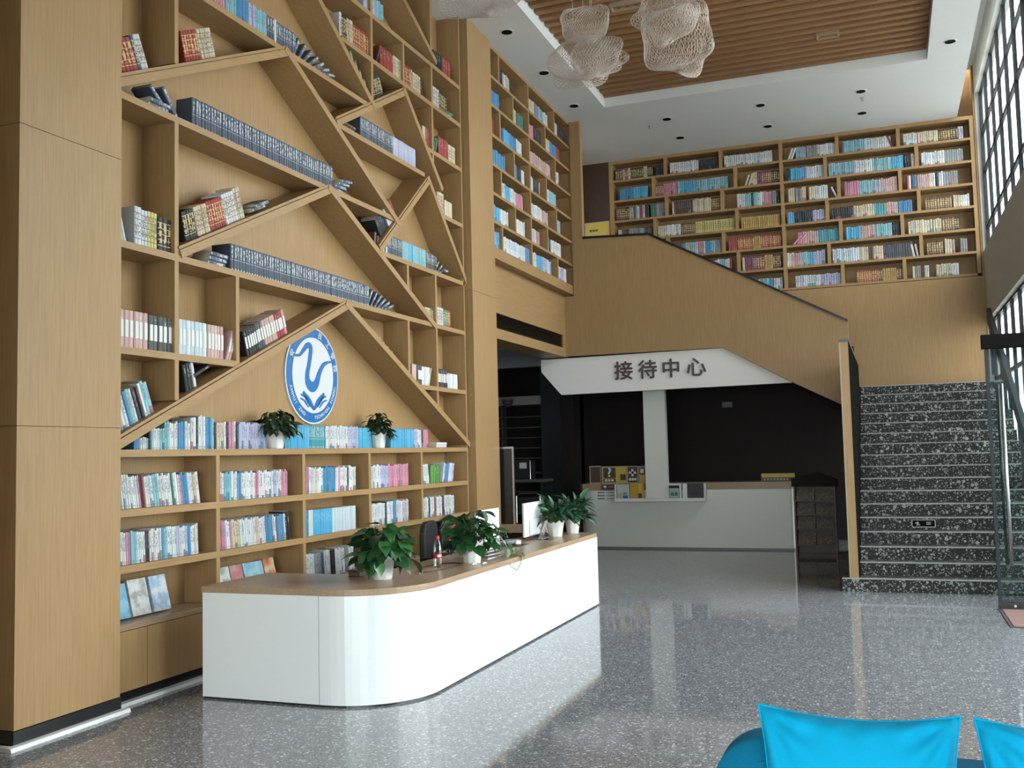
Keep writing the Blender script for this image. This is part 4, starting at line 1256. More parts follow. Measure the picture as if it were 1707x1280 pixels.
# face-out books standing on the worktop
def face_book(yc, z, w_, h_, th, cols, label, lean=14, rz=0):
    t_ = thing('display_book', label, 'book', (-4.93, yc, z))
    a = math.radians(lean)
    mt = Matrix.Rotation(-a, 4, 'Y')
    core = MB().box(-th, 0, -w_ / 2, w_ / 2, 0.0, h_).build('page_block', PAPER, t_)
    core.matrix_local = mt
    cv = MB().box(0.0, 0.004, -w_ / 2 - 0.003, w_ / 2, 0, h_ + 0.003).box(-th - 0.004, -th, -w_ / 2 - 0.003, w_ / 2, 0, h_ + 0.003).box(-th, 0.0, -w_ / 2 - 0.004, -w_ / 2, 0, h_ + 0.003)
    nt = NT('cover_' + label.split()[0] + '_' + label.split()[1])
    co = nt.coord('Object', (1, 6, 6))
    f1 = nt.noise(co, 1.6, 3)
    colr = nt.ramp(f1, [(0.36, cols[0]), (0.5, cols[1]), (0.62, cols[2])])
    nt.set(Base_Color=colr, Roughness=0.3)
    cv = cv.build('cover', nt.mat, t_)
    cv.matrix_local = mt
    return t_


zt = SH['R3'] + 0.012
bl, wh, gy = (0.10, 0.38, 0.62), (0.72, 0.72, 0.72), (0.35, 0.33, 0.30)
face_book(5.495, zt, 0.15, 0.235, 0.03, (bl, (0.25, 0.55, 0.72), bl), 'sky blue book facing out beside the column')
face_book(5.685, zt, 0.18, 0.25, 0.075, (gy, wh, (0.6, 0.58, 0.56)), 'thick silvery book facing out between blue and landscape covers')
face_book(5.895, zt, 0.17, 0.25, 0.06, (wh, (0.25, 0.45, 0.68), wh), 'white book with blue landscape cover facing out')
face_book(6.64, zt, 0.16, 0.22, 0.03, (wh, (0.3, 0.36, 0.3), wh), 'white magazine with small prints facing out behind the desk corner')
face_book(6.81, zt, 0.155, 0.22, 0.03, ((0.5, 0.18, 0.18), (0.55, 0.28, 0.26), (0.7, 0.6, 0.58)), 'salmon pink book facing out behind the desk')
face_book(7.04, zt, 0.26, 0.22, 0.02, ((0.35, 0.55, 0.62), (0.2, 0.42, 0.6), (0.6, 0.68, 0.7)), 'pale turquoise wide picture book facing out behind the desk')
face_book(7.265, zt, 0.15, 0.23, 0.03, ((0.6, 0.45, 0.28), (0.55, 0.16, 0.06), (0.1, 0.08, 0.06)), 'tan and orange patterned book facing out behind the desk')

# ================================================================ GALLERY BOOKCASE
gb = thing('gallery_bookcase', 'high oak gallery bookcase above the passage opening', 'bookcase')
GX0, GX1 = -5.05, -4.75
box('top_rail', OAK_H, gb, GX0, GX1, 12.03, 15.72, CEIL - 0.045, CEIL)
box('back_panel', OAK, gb, GX0 - 0.01, GX0, 12.03, 15.70, 4.18, CEIL)
box('bottom_rail', OAK_H, gb, GX0, GX1, 12.03, 15.72, 4.18, GZ[-1])
box('end_panel', OAK, gb, GX0, GX1, 15.66, 15.72, GZ[-1], CEIL)
box('end_panel', OAK, gb, GX0, GX1, 12.03, 12.08, GZ[-1], CEIL)
zz = GZ + [CEIL]
for z in GZ[:-1]:
    box('shelf', OAK_H, gb, GX0, GX1, 12.08, 15.66, z - 0.04, z)
tops = [CEIL - 0.045] + [z - 0.04 for z in GZ[:-1]]
for r, z in enumerate(GZ):
    for yv in ((12.43, 13.62, 14.84) if r % 2 == 0 else (12.96, 13.62, 14.37)):
        box('divider', OAK, gb, GX0, GX1 - 0.002, yv - 0.02, yv + 0.02, z, tops[r])

# ================================================================ BACK WALL BOOKCASE
bb = thing('back_bookcase', 'wide oak bookcase high on the back wall above the stairs', 'bookcase')
Y0, Y1 = 18.10, 18.43
box('back_panel', OAK, bb, -4.72, 1.55, 18.43, 18.455, 4.40, CEIL)
box('end_panel', OAK, bb, -4.74, -4.66, Y0, Y1, 4.40, CEIL)
box('end_panel', OAK, bb, 1.50, 1.56, Y0, Y1, 4.40, CEIL)
box('top_rail', OAK, bb, -4.66, 1.50, Y0, Y1, CEIL - 0.06, CEIL)
for z in BZ:
    box('shelf', OAK, bb, -4.66, 1.50, Y0, Y1, z - 0.04, z)
tops = [CEIL - 0.06] + [z - 0.04 for z in BZ[:-1]]
for r, z in enumerate(BZ):
    for xv in ((-3.66, -2.64, -1.58, -0.62, 0.38) if r % 2 == 0 else (-3.89, -2.39, -1.58, -0.83, 0.66)):
        box('divider', OAK, bb, xv - 0.03, xv + 0.03, Y0 + 0.002, Y1, z, tops[r])

# ================================================================ CURVED RECEPTION DESK
DX0, DX1, DYN, DYF, DZ = -4.43, -2.925, 5.695, 10.22, 0.75
RC = 0.56


def desk_path(off, n=18):
    """outer outline from the left front corner round the curve to the far end, inset by off"""
    pts = [(DX0, DYN + off), (DX1 - RC, DYN + off)]
    cx, cyy, r = DX1 - RC, DYN + RC, RC - off
    for i in range(1, n):
        a = -math.pi / 2 + (math.pi / 2) * i / n
        pts.append((cx + r * math.cos(a), cyy + r * math.sin(a)))
    pts += [(DX1 - off, DYN + RC), (DX1 - off, DYF)]
    return pts


dk = thing('reception_desk', 'long white curved reception desk with oak top', 'desk')


def shell(name, o, i, z0, z1, mat):
    b = MB()
    for (a, a2), (c_, c2) in zip(zip(o[:-1], o[1:]), zip(i[:-1], i[1:])):
        b.prism([a, a2, c2, c_], 2, z0, z1)
    return b.build(name, mat, dk)


po, pi_ = desk_path(0.0), desk_path(0.045)
shell('front_panel', [po[0], (po[1][0] - 0.93 + 0.893, po[1][1])], [pi_[0], (pi_[1][0] - 0.93 + 0.893, pi_[1][1])], 0.014, 0.708, WHITE_GLOSS)
seam_x = po[1][0] - 0.93 + 0.893 + 0.004
cur = shell('curved_panel', [(seam_x, DYN)] + po[1:], [(seam_x, DYN + 0.045)] + pi_[1:], 0.014, 0.708, WHITE_GLOSS)
for p in cur.data.polygons:
    p.use_smooth = False
shell('base', desk_path(0.02), desk_path(0.06), 0.0, 0.014, BLACK)
box('end_panel', WHITE_GLOSS, dk, DX0, DX0 + 0.04, DYN + 0.045, 6.44, 0.014, 0.708)
box('end_panel', WHITE_GLOSS, dk, -3.56, DX1 - 0.045, DYF - 0.04, DYF, 0.014, 0.708)
box('inner_panel', WHITE_MATT, dk, DX0 + 0.04, -3.62, 6.38, 6.42, 0.05, 0.706)
box('inner_panel', WHITE_MATT, dk, -3.60, -3.56, 6.5, DYF - 0.05, 0.05, 0.706)
top_o = desk_path(-0.006)
far = [(DX1 + 0.006, DYF + 0.02 - 0.06), (DX1 - 0.03, DYF + 0.03), (-3.2, DYF + 0.05), (-3.58, DYF + 0.05)]
top_poly = top_o[:-1] + far + [(-3.58, 6.47), (DX0 - 0.006, 6.47), (DX0 - 0.006, DYN - 0.006)]
MB().prism(top_poly, 2, 0.708, DZ).build('desk_top', OAK_TOP, dk, bevel=0.004)


# ---------------------------------------------------------------- plants
def leaf_mesh(name, L, W, heart, fold, droop, mat, seg=6):
    """leaf from the stalk at the origin along +Y, folded along its midrib"""
    vs, fs = [], []
    for i in range(seg + 1):
        t_ = i / seg
        if heart:
            w_ = W * (math.sin(math.pi * (t_ * 0.86 + 0.14)) ** 0.8) * (1 - t_ ** 5)
        else:
            w_ = W * math.sin(math.pi * min(1, t_ * 0.95 + 0.03)) ** 0.9
        yv = L * t_
        zv = -droop * L * t_ ** 2
        vs += [(-w_, yv - (0.10 * L if heart and i == 0 else 0), zv + fold * w_), (0, yv, zv), (w_, yv - (0.10 * L if heart and i == 0 else 0), zv + fold * w_)]
    for i in range(seg):
        a = i * 3
        fs += [(a, a + 1, a + 4, a + 3), (a + 1, a + 2, a + 5, a + 4)]
    b = MB()
    b.v, b.f = vs, fs
    me = bpy.data.meshes.new(name)
    me.from_pydata(vs, [], fs)
    me.materials.append(mat)
    for p in me.polygons:
        p.use_smooth = True
    return me


def leaf_mat(name, a, b_, rough=0.32):
    t = NT(name)
    oi = t.n('ShaderNodeObjectInfo')
    f = t.m('ADD', t.m('MULTIPLY', oi.outputs['Random'], 0.7), t.m('MULTIPLY', t.noise(t.coord(), 30, 2), 0.3))
    c = t.ramp(f, [(0.1, a), (0.75, b_), (0.97, tuple(min(1, x * 1.8) for x in b_))])
    return t.set(Base_Color=c, Roughness=rough)


LEAF1 = leaf_mat('pothos_leaf', (0.006, 0.035, 0.012), (0.035, 0.13, 0.035))
LEAF2 = leaf_mat('slender_leaf', (0.006, 0.035, 0.018), (0.03, 0.11, 0.05), 0.4)
LEAF3 = leaf_mat('shelf_plant_leaf', (0.005, 0.018, 0.007), (0.022, 0.05, 0.018), 0.45)
STEM = plain('green_stem', (0.06, 0.12, 0.03), 0.5)
LEAVES = {'pothos': [leaf_mesh('leaf', 0.115, 0.045, True, 0.25, 0.30, LEAF1), leaf_mesh('leaf', 0.10, 0.040, True, 0.1, 0.45, LEAF1)],
          'slender': [leaf_mesh('leaf', 0.16, 0.024, False, 0.35, 0.32, LEAF2), leaf_mesh('leaf', 0.13, 0.020, False, 0.3, 0.5, LEAF2)],
          'shelf': [leaf_mesh('leaf', 0.095, 0.034, True, 0.3, 0.45, LEAF3), leaf_mesh('leaf', 0.085, 0.03, True, 0.15, 0.6, LEAF3)]}


def pot_mesh(h, r, cups=8):
    k = cups * 4

    def wob(i, j, rr, z):
        ph = abs(((j % 4) - 2)) / 2
        f = 1.0 - 0.045 * (1 - ph if i < 5 else 0.5)
        zz_ = z
        if i in (3, 4):
            zz_ = z + h * 0.16 * ph - h * 0.05
        return rr * f, zz_
    prof = [(r * 0.70, 0.0), (r * 0.74, h * 0.04), (r * 0.86, h * 0.5), (r * 1.02, h * 0.93), (r * 0.97, h * 0.93), (r * 0.86, h * 0.72), (0.0, h * 0.72)]
    return MB().lathe(prof, k, (0, 0, 0), wob)


def plant(kind, label, x, yv, z, h, r, n, spread, height, seed, pot_name='pot', lsc=1.0, bias=(0, 0)):
    d = thing('potted_plant', label, 'plant', (x, yv, z))
    rnd = random.Random(seed)
    pot_mesh(h, r).build(pot_name, CERAMIC, d)
    MB().lathe([(r * 0.84, h * 0.70), (r * 0.84, h * 0.76), (0.0, h * 0.79)], 16).build('soil', SOIL, d)
    stems = MB()
    top = h * 0.8
    for i in range(n):
        az = rnd.uniform(0, 2 * math.pi)
        el = math.acos(rnd.uniform(-0.12, 1.0) if kind != 'slender' else rnd.uniform(0.1, 1.0))
        rr = rnd.uniform(0.55, 1.0)
        dirv = Vector((math.cos(az) * math.sin(el), math.sin(az) * math.sin(el), math.cos(el)))
        p = Vector((dirv.x * spread * rr + bias[0] * rr, dirv.y * spread * rr + bias[1] * rr, top + 0.02 + max(-0.05, dirv.z * height) * rr))
        base = Vector((rnd.uniform(-0.5, 0.5) * r, rnd.uniform(-0.5, 0.5) * r, top))
        mid = (base + p) / 2 + Vector((0, 0, 0.03 + 0.02 * rr))
        stems.tube([base, mid, p], [0.0026, 0.0022, 0.0014], 4, False)
        out = Vector((dirv.x, dirv.y, 0)).normalized() if el > 0.15 else Vector((math.cos(az), math.sin(az), 0))
        tipd = (out * rnd.uniform(0.6, 1.0) + Vector((rnd.uniform(-.4, .4), rnd.uniform(-.4, .4), rnd.uniform(-0.65, 0.35) if kind != 'slender' else rnd.uniform(-0.25, 0.9)))).normalized()
        nrm = (Vector((0, 0, 1)) + out * rnd.uniform(0.1, 0.9) + Vector((rnd.uniform(-.35, .35), rnd.uniform(-.35, .35), 0)))
        X = tipd.cross(nrm).normalized()
        Z = X.cross(tipd)
        s = rnd.uniform(0.75, 1.25) * lsc
        lf = bpy.data.objects.new('leaf', rnd.choice(LEAVES[kind]))
        COL.objects.link(lf)
        lf.parent = d
        lf.matrix_local = basis(X * s, tipd * s, Z * s, p)
    stems.build('stems', STEM, d)
    return d


pa = plant('pothos', 'bushy potted plant nearest the desk curve, beside the water bottle', -3.353, 6.267, DZ, 0.17, 0.092, 96, 0.205, 0.24, 3, lsc=1.1)
pb = plant('pothos', 'potted plant with trailing vine between bottle and monitor on the desk', -3.12, 7.32, DZ, 0.18, 0.092, 92, 0.20, 0.27, 5, lsc=1.1)
pc = plant('slender', 'slender-leaved potted plant in front of the far pair on the desk', -3.22, 9.72, DZ, 0.16, 0.095, 130, 0.20, 0.21, 8)
pd_ = plant('slender', 'slender-leaved potted plant at the far end of the desk', -3.16, 10.12, DZ, 0.16, 0.085, 110, 0.17, 0.23, 9)
pe = plant('shelf', 'dark potted plant on the long shelf below the round emblem', -4.865, 7.22, SH['TOP'], 0.155, 0.092, 120, 0.19, 0.20, 12, lsc=0.9)
pf = plant('shelf', 'dark potted plant on the long shelf right of the emblem', -4.865, 9.05, SH['TOP'], 0.15, 0.085, 110, 0.145, 0.23, 14, lsc=0.85)
# trailing vine of the plant by the bottle
vine = MB().tube([(0.08, 0.1, 0.2), (0.16, 0.25, 0.16), (0.175, 0.27, 0.05), (0.21, 0.30, -0.06), (0.225, 0.40, -0.10), (0.222, 0.5, -0.05), (0.22, 0.53, 0.0)], 0.003, 5)
vine.tube([(0.08, 0.12, 0.2), (0.10, 0.42, 0.22), (0.11, 0.48, 0.12), (0.12, 0.52, 0.05)], 0.003, 5)
vine.build('vine', STEM, pb)
for q, s, dr in (((0.222, 0.53, 0.0), 0.55, (0.1, 0.9, 0.4)), ((0.12, 0.50, 0.09), 0.9, (0.3, 0.9, -0.5)), ((0.12, 0.47, 0.07), 0.8, (0.2, -0.6, -0.8)), ((0.13, 0.55, 0.04), 0.8, (0.4, 0.8, -0.2)), ((0.11, 0.44, 0.2), 0.8, (0.1, 0.9, -0.4))):
    tdir = Vector(dr).normalized()
    X = tdir.cross(Vector((1, 0, 0.5))).normalized()
    lf = bpy.data.objects.new('leaf', LEAVES['pothos'][0])
    COL.objects.link(lf)
    lf.parent = pb
    lf.matrix_local = basis(X * s, tdir * s, X.cross(tdir) * s, q)

# ---------------------------------------------------------------- things on the desk
bt = thing('water_bottle', 'clear plastic water bottle with red label and red cap on the desk', 'bottle', (-3.27, 7.0, DZ))
PET = glass_mat('clear_plastic', (0.97, 0.98, 0.98), 0.30)
MB().lathe([(0.0, 0.0), (0.030, 0.0), (0.033, 0.01), (0.031, 0.03), (0.033, 0.045), (0.033, 0.13), (0.031, 0.16), (0.024, 0.185), (0.014, 0.205), (0.013, 0.212), (0.0, 0.212)], 20).build('body', PET, bt, True)
MB().lathe([(0.0336, 0.068), (0.0336, 0.105), (0.0330, 0.105), (0.0330, 0.068)], 20).build('label', RED, bt, True)
lbp = MB()
for j in range(4):
    a = D2R(-70 + j * 14)
    b_ = D2R(-70 + (j + 1) * 14)
    lbp.add([(0.0341 * math.cos(a), 0.0341 * math.sin(a), 0.078), (0.0341 * math.cos(b_), 0.0341 * math.sin(b_), 0.078), (0.0341 * math.cos(b_), 0.0341 * math.sin(b_), 0.097), (0.0341 * math.cos(a), 0.0341 * math.sin(a), 0.097)], [(0, 1, 2, 3)])
lbp.build('label_print', PAPER, bt)
MB().lathe([(0.0, 0.212), (0.016, 0.212), (0.016, 0.236), (0.014, 0.238), (0.0, 0.238)], 20).build('cap', RED, bt)


def monitor(yc, label):
    d = thing('monitor', label, 'monitor', (-3.36, yc, DZ))
    hw = 0.265
    box('back_shell', WHITE_GLOSS, d, -0.012, 0.012, -hw, hw, 0.035, 0.365, bevel=0.006)
    box('screen', BLACK, d, -0.018, -0.012, -hw + 0.005, hw - 0.005, 0.04, 0.36)
    box('hump', WHITE_GLOSS, d, 0.012, 0.035, -0.14, 0.20, 0.045, 0.20, bevel=0.008)
    MB().tube([(0.03, 0.10, 0.12), (0.10, 0.10, 0.01), (0.10, 0.22, 0.008), (0.03, 0.22, 0.12)], 0.006, 6).build('stand', STEEL, d, True)
    box('foot', STEEL, d, -0.09, 0.11, 0.06, 0.25, 0.0, 0.008)
    MB().tube([(0.03, 0.16, 0.10), (0.05, 0.17, 0.05), (0.045, 0.2, 0.02), (0.02, 0.3, 0.008), (-0.1, 0.36, 0.006)], 0.004, 5).build('cable', BLACK_MATT, d, True)
    return d


monitor(8.235, 'white-backed monitor behind the trailing plant on the desk')
monitor(9.43, 'white-backed monitor next to the slender-leaved plants on the desk')
ms = thing('mouse', 'white computer mouse on a black pad on the desk', 'mouse', (-3.30, 8.83, DZ + 0.006))
mb_ = MB()
prof = [(0.0, 0.0), (0.030, 0.0), (0.032, 0.012), (0.026, 0.026), (0.014, 0.034), (0.0, 0.036)]
mb_.lathe(prof, 16)
mo = mb_.build('shell', WHITE_GLOSS, ms, True)
mo.scale = (1, 1.7, 1)
mp = thing('mouse_pad', 'thin black mouse pad under the white mouse', 'mouse pad', (-3.32, 8.78, DZ))
MB().box(-0.11, 0.11, -0.13, 0.13, 0, 0.004).build('pad', BLACK_MATT, mp, bevel=0.002)
kb = thing('keyboard', 'grey keyboard beside the mouse pad at the monitor foot', 'keyboard', (-3.47, 9.02, DZ))
box('case', plain('grey_case', (0.25, 0.25, 0.26), 0.5), kb, -0.07, 0.07, -0.2, 0.2, 0, 0.014)
key = MB().box(-0.0085, 0.0085, -0.0085, 0.0085, 0.014, 0.02).mesh('key', plain('key_grey', (0.4, 0.4, 0.4), 0.5))
for i in range(5):
    for j in range(18):
        inst('key', key, kb, (-0.048 + i * 0.024, -0.185 + j * 0.0217, 0))
ac = thing('acrylic_stand', 'clear acrylic brochure stand leaning by the far monitor', 'display stand', (-3.20, 9.40, DZ))
ap = MB().prism([(-0.07, 0.0), (0.05, 0.0), (0.05, 0.004), (-0.066, 0.004), (0.0, 0.24), (-0.004, 0.24)], 1, -0.08, 0.08)
ap.build('folded_sheet', glass_mat('acrylic', (0.9, 0.93, 0.95), 0.3), ac)
dt = thing('paper_tray', 'white paper tray stack behind the trailing plant pot', 'tray', (-3.20, 7.72, DZ))
for i in range(3):
    z = i * 0.028
    box('tray', WHITE_MATT, dt, -0.11, 0.11, -0.15, 0.15, z, z + 0.006)
    box('rim', STEEL, dt, 0.10, 0.11, -0.15, 0.15, z + 0.006, z + 0.018)
box('paper_stack', PAPER, dt, -0.1, 0.095, -0.14, 0.14, 0.062, 0.078)
bd = thing('badge_lanyard', 'thin dark lanyard lying flat round the bottle on the desk', 'lanyard', (-3.28, 6.98, DZ))
MB().tube([(0.05, -0.38, 0.004), (0.10, -0.25, 0.004), (0.13, 0.05, 0.004), (0.11, 0.26, 0.004), (0.02, 0.30, 0.004), (-0.07, 0.22, 0.004), (-0.09, 0.0, 0.004), (-0.05, -0.20, 0.004), (0.05, -0.38, 0.004)], 0.004, 5).build('cord', BROWN_PRINT, bd, True)
box('clip', STEEL, bd, 0.03, 0.07, -0.42, -0.37, 0.0, 0.008)
sc_ = thing('candy_wrappers', 'two small pale wrappers beside the plant pot near the desk edge', 'wrapper', (-3.04, 7.16, DZ))
MB().tube([(0, -0.03, 0.008), (0, 0.0, 0.012), (0.01, 0.03, 0.006)], [0.004, 0.009, 0.004], 6).build('wrapper', PAPER, sc_)
MB().tube([(0.05, 0.06, 0.006), (0.05, 0.09, 0.01), (0.06, 0.12, 0.006)], [0.004, 0.008, 0.004], 6).build('wrapper', PAPER, sc_)
bx = thing('trinket_box', 'small dark brown box on the desk behind the nearest plant', 'box', (-3.62, 6.38, DZ))
box('body', BROWN_PRINT, bx, -0.05, 0.05, -0.04, 0.04, 0, 0.035, bevel=0.006)
box('lid', BROWN_PRINT, bx, -0.053, 0.053, -0.043, 0.043, 0.036, 0.048, bevel=0.006)


def office_chair(x, yv, rz, label, back_h):
    d = thing('office_chair', label, 'chair', (x, yv, 0), rz)
    fab = BLACK_MATT
    MB().box(-0.24, 0.24, -0.24, 0.24, 0.42, 0.50).build('seat', fab, d, bevel=0.03)
    MB().prism([(-0.24, 0.52), (-0.22, 0.50), (0.22, 0.50), (0.24, 0.52), (0.25, back_h - 0.10), (0.20, back_h - 0.02), (0.12, back_h), (-0.12, back_h), (-0.20, back_h - 0.02), (-0.25, back_h - 0.10)], 1, 0.20, 0.26).build('backrest', fab, d, bevel=0.02)
    MB().tube([(0, 0, 0.08), (0, 0, 0.42)], 0.03, 10).build('gas_lift', STEEL, d)
    for s in (-1, 1):
        MB().tube([(s * 0.25, 0.1, 0.45), (s * 0.30, 0.1, 0.46), (s * 0.30, 0.12, 0.66), (s * 0.30, -0.12, 0.67)], 0.018, 6).build('armrest', fab, d, True)
    for k in range(5):
        a = 2 * math.pi * k / 5
        lg = MB().tube([(0, 0, 0.09), (0.28 * math.cos(a), 0.28 * math.sin(a), 0.07)], [0.025, 0.015], 6).build('leg', fab, d)
        MB().lathe([(0.0, 0.0), (0.02, 0.0), (0.028, 0.025), (0.02, 0.05), (0, 0.05)], 10, (0.28 * math.cos(a), 0.28 * math.sin(a), 0)).build('castor', BLACK, lg)


office_chair(-4.02, 8.02, math.radians(75), 'black office chair behind the water bottle', 0.92)
office_chair(-4.05, 9.0, math.radians(100), 'black office chair hidden behind the trailing desk plant', 0.96)

# bag and leaning book in the last low bay
bg_ = thing('shoulder_bag', 'red and black shoulder bag in the low bay behind the bottle', 'bag', (-4.80, 10.55, SH['R3']))
MB().prism([(-0.22, 0.0), (0.24, 0.0), (0.30, 0.24), (0.05, 0.30), (-0.20, 0.26)], 0, -0.12, 0.04).build('body', plain('red_bag', (0.45, 0.05, 0.05), 0.6), bg_, bevel=0.02)
MB().prism([(-0.26, 0.0), (-0.1, 0.0), (-0.05, 0.18), (-0.16, 0.33), (-0.30, 0.24)], 0, -0.10, 0.06).build('side_pocket', BLACK_MATT, bg_, bevel=0.02)
MB().tube([(0.02, -0.28, 0.22), (0.05, -0.22, 0.34), (0.05, -0.05, 0.38), (0.03, 0.12, 0.34), (0.0, 0.2, 0.27)], 0.018, 6).build('handle', BLACK_MATT, bg_, True)
tb = thing('tilted_album', 'bright blue album leaning in the low bay left of the bag', 'book', (-4.83, 10.08, SH['R3']))
o = box('cover', plain('album_blue', (0.06, 0.32, 0.50), 0.4), tb, -0.18, 0.0, -0.02, 0.02, 0.004, 0.27)
o.rotation_euler = (math.radians(18), 0, 0)
o = box('page_block', PAPER, tb, -0.175, -0.01, -0.015, 0.015, 0.006, 0.272)
o.rotation_euler = (math.radians(18), 0, 0)
o.location = (0, 0, 0.0005)

# wooden side counter past the desk end
sd = thing('side_counter', 'low oak side counter standing beyond the monitors', 'counter', (-4.1, 10.95, 0))
box('top', OAK_TOP, sd, -0.55, 0.42, -0.2, 0.16, 0.70, 0.77)
box('body', DARK_UNLIT, sd, -0.5, 0.38, -0.14, 0.14, 0.0, 0.70)

# ================================================================ RECEPTION COUNTER UNDER THE STAIRS
RY = 16.1
rc = thing('service_counter', 'white service counter with oak top under the stair sign', 'counter', (0, 0, 0))


def rounded_left(off, y0, y1, x1):
    pts = [(x1, y0 + off), (-4.62, y0 + off)]
    for i in range(1, 9):
        a = -math.pi / 2 - (math.pi / 2) * i / 8
        pts.append((-4.62 + (0.34 - off) * math.cos(a), y0 + 0.34 + (0.34 - off) * math.sin(a)))
    return pts + [(-4.96 + off, y1), (x1, y1)]


MB().prism(rounded_left(0.03, RY, RY + 0.55, -1.46), 2, 0.03, 0.95).build('body', COUNTER_WHITE, rc)
MB().prism(rounded_left(0.06, RY, RY + 0.55, -1.46), 2, 0.0, 0.03).build('base', plain('counter_plinth', (0.30, 0.30, 0.28), 0.5), rc)
MB().prism([(-1.46, RY + 0.06), (-4.85, RY + 0.06), (-4.93, RY + 0.2), (-4.93, RY + 0.6), (-1.46, RY + 0.6)], 2, 0.95, 1.065).build('counter_top', OAK_TOP, rc)
col = struct(box('wall_post', COUNTER_WHITE, None, -3.73, -3.375, 15.98, 16.12, 0.83, 2.58), 'white post between counter ledge and stair sign', 'post')
lg = thing('brochure_ledge', 'white ledge box round the post holding brochures', 'ledge', (0, 0, 0))
box('tray', WHITE_MATT, lg, -4.235, -2.77, 15.92, 16.098, 0.78, 0.805)
box('front_lip', WHITE_MATT, lg, -4.235, -2.77, 15.90, 15.92, 0.78, 0.83)
box('side', WHITE_MATT, lg, -4.235, -4.22, 15.92, 16.098, 0.805, 1.06)
box('side', WHITE_MATT, lg, -2.785, -2.77, 15.92, 16.098, 0.805, 1.06)


def card(name, label, cat, x0, x1, z0, z1, yv, mat, th=0.012, frame=None):
    d = thing(name, label, cat, ((x0 + x1) / 2, yv, z0))
    hw = (x1 - x0) / 2
    box('board', mat, d, -hw, hw, 0, th, 0, z1 - z0)
    if frame:
        f_ = MB()
        h = z1 - z0
        for a in ((-hw, hw, 0, 0.015), (-hw, hw, h - 0.015, h), (-hw, -hw + 0.014, 0.015, h - 0.015), (hw - 0.014, hw, 0.015, h - 0.015)):
            f_.box(a[0], a[1], -0.006, 0.0, a[2], a[3])
        f_.build('frame', frame, d)
    return d


CREAM = plain('cream_frame', (0.45, 0.40, 0.28), 0.5)
tz = 1.066
card('framed_notice', 'plain brown framed notice standing leftmost on the service counter', 'notice', -4.745, -4.545, tz, 1.36, 16.24, BROWN_PRINT, frame=CREAM)
q = card('question_sign', 'brown and yellow sign with a white question mark on the counter', 'sign', -4.52, -4.09, tz, 1.35, 16.20, YELLOW, frame=CREAM)
box('print_block', BROWN_PRINT, q, -0.19, 0.02, -0.004, 0.0, 0.09, 0.26)
box('print_block', BROWN_PRINT, q, -0.19, 0.02, -0.004, 0.0, 0.02, 0.08)
text('lettering', '?', 0.20, PAPER, q, FACE_Y((-0.085, -0.006, 0.175)), 0.003, 0.006)
for k in range(3):
    box('print_mark', PAPER, q, -0.165 + k * 0.055, -0.125 + k * 0.055, -0.007, -0.004, 0.035, 0.07)
box('print_mark', BROWN_PRINT, q, 0.10, 0.19, -0.004, 0.0, 0.05, 0.15)
q = card('cross_sign', 'brown sign with a white cross on the service counter', 'sign', -4.085, -3.895, tz, 1.35, 16.17, BROWN_PRINT, frame=CREAM)
cr = MB().box(-0.06, 0.06, -0.006, 0.0, 0.158, 0.192).box(-0.017, 0.017, -0.006, 0.0, 0.115, 0.235)
cr.build('white_cross', PAPER, q)
for k in range(3):
    box('print_mark', PAPER, q, -0.06 + k * 0.045, -0.025 + k * 0.045, -0.006, 0.0, 0.045, 0.085)
q = card('brochure_board', 'yellow board with grey prints standing against the white post', 'sign', -3.88, -3.735, tz, 1.345, 16.15, YELLOW, frame=CREAM)
box('print_block', BROWN_PRINT, q, -0.06, 0.03, -0.006, 0.0, 0.14, 0.26)
box('print_block', STEEL_DARK, q, 0.03, 0.06, -0.006, 0.0, 0.02, 0.26)
box('print_mark', PAPER, q, -0.045, 0.015, -0.008, -0.006, 0.165, 0.235)
q = card('wifi_notice', 'narrow brown notice on the counter front below the question sign', 'sign', -4.51, -4.25, 0.97, 1.05, 16.122, BROWN_PRINT)
wf = MB()
wf.prism([(-0.105, 0.05), (-0.085, 0.062), (-0.06, 0.062), (-0.04, 0.05), (-0.072, 0.015)], 1, -0.006, 0.0)
wf.build('print_fan', PAPER, q)
box('print_line', plain('dim_print', (0.2, 0.15, 0.13), 0.5), q, -0.01, 0.08, -0.006, 0.0, 0.03, 0.055)
q = thing('counter_lettering', 'three lines of small dark print on the white counter front', 'lettering', (-4.58, RY + 0.03, 0.80))
for k, z in enumerate((0.108, 0.058, 0.008)):
    for j in range(4):
        box('print_mark', BROWN_PRINT, q, 0.0 + j * 0.03, 0.023 + j * 0.03, -0.003, 0.0, z, z + 0.022)
    for j in range(11):
        box('print_mark', plain('grey_ink', (0.22, 0.24, 0.26), 0.6) if (k == 0 and j == 0) else bpy.data.materials['grey_ink'], q, 0.14 + j * 0.018, 0.154 + j * 0.018, -0.003, 0.0, z + 0.003, z + 0.019)
BROCH1 = plain('pale_brochure', (0.55, 0.55, 0.52), 0.5)
q = card('brochure', 'white brochure with blue-green figures on the ledge', 'brochure', -4.205, -4.0, 0.806, 1.055, 15.96, BROCH1)
for a in ((-0.01, 0.075, 0.02, 0.07, LOGO_BLUE), (0.0, 0.06, 0.08, 0.12, plain('brochure_teal', (0.12, 0.30, 0.28), 0.5)), (-0.09, -0.03, 0.02, 0.11, CREAM)):
    box('print_block', a[4], q, a[0], a[1], -0.004, 0.0, a[2], a[3])
AMBER = plain('amber_brochure', (0.52, 0.30, 0.03), 0.5)
q = card('brochure', 'amber yellow brochure on the ledge beside the white one', 'brochure', -3.985, -3.76, 0.806, 1.075, 15.95, AMBER)
box('print_block', YELLOW, q, 0.03, 0.07, -0.004, 0.0, 0.12, 0.26)
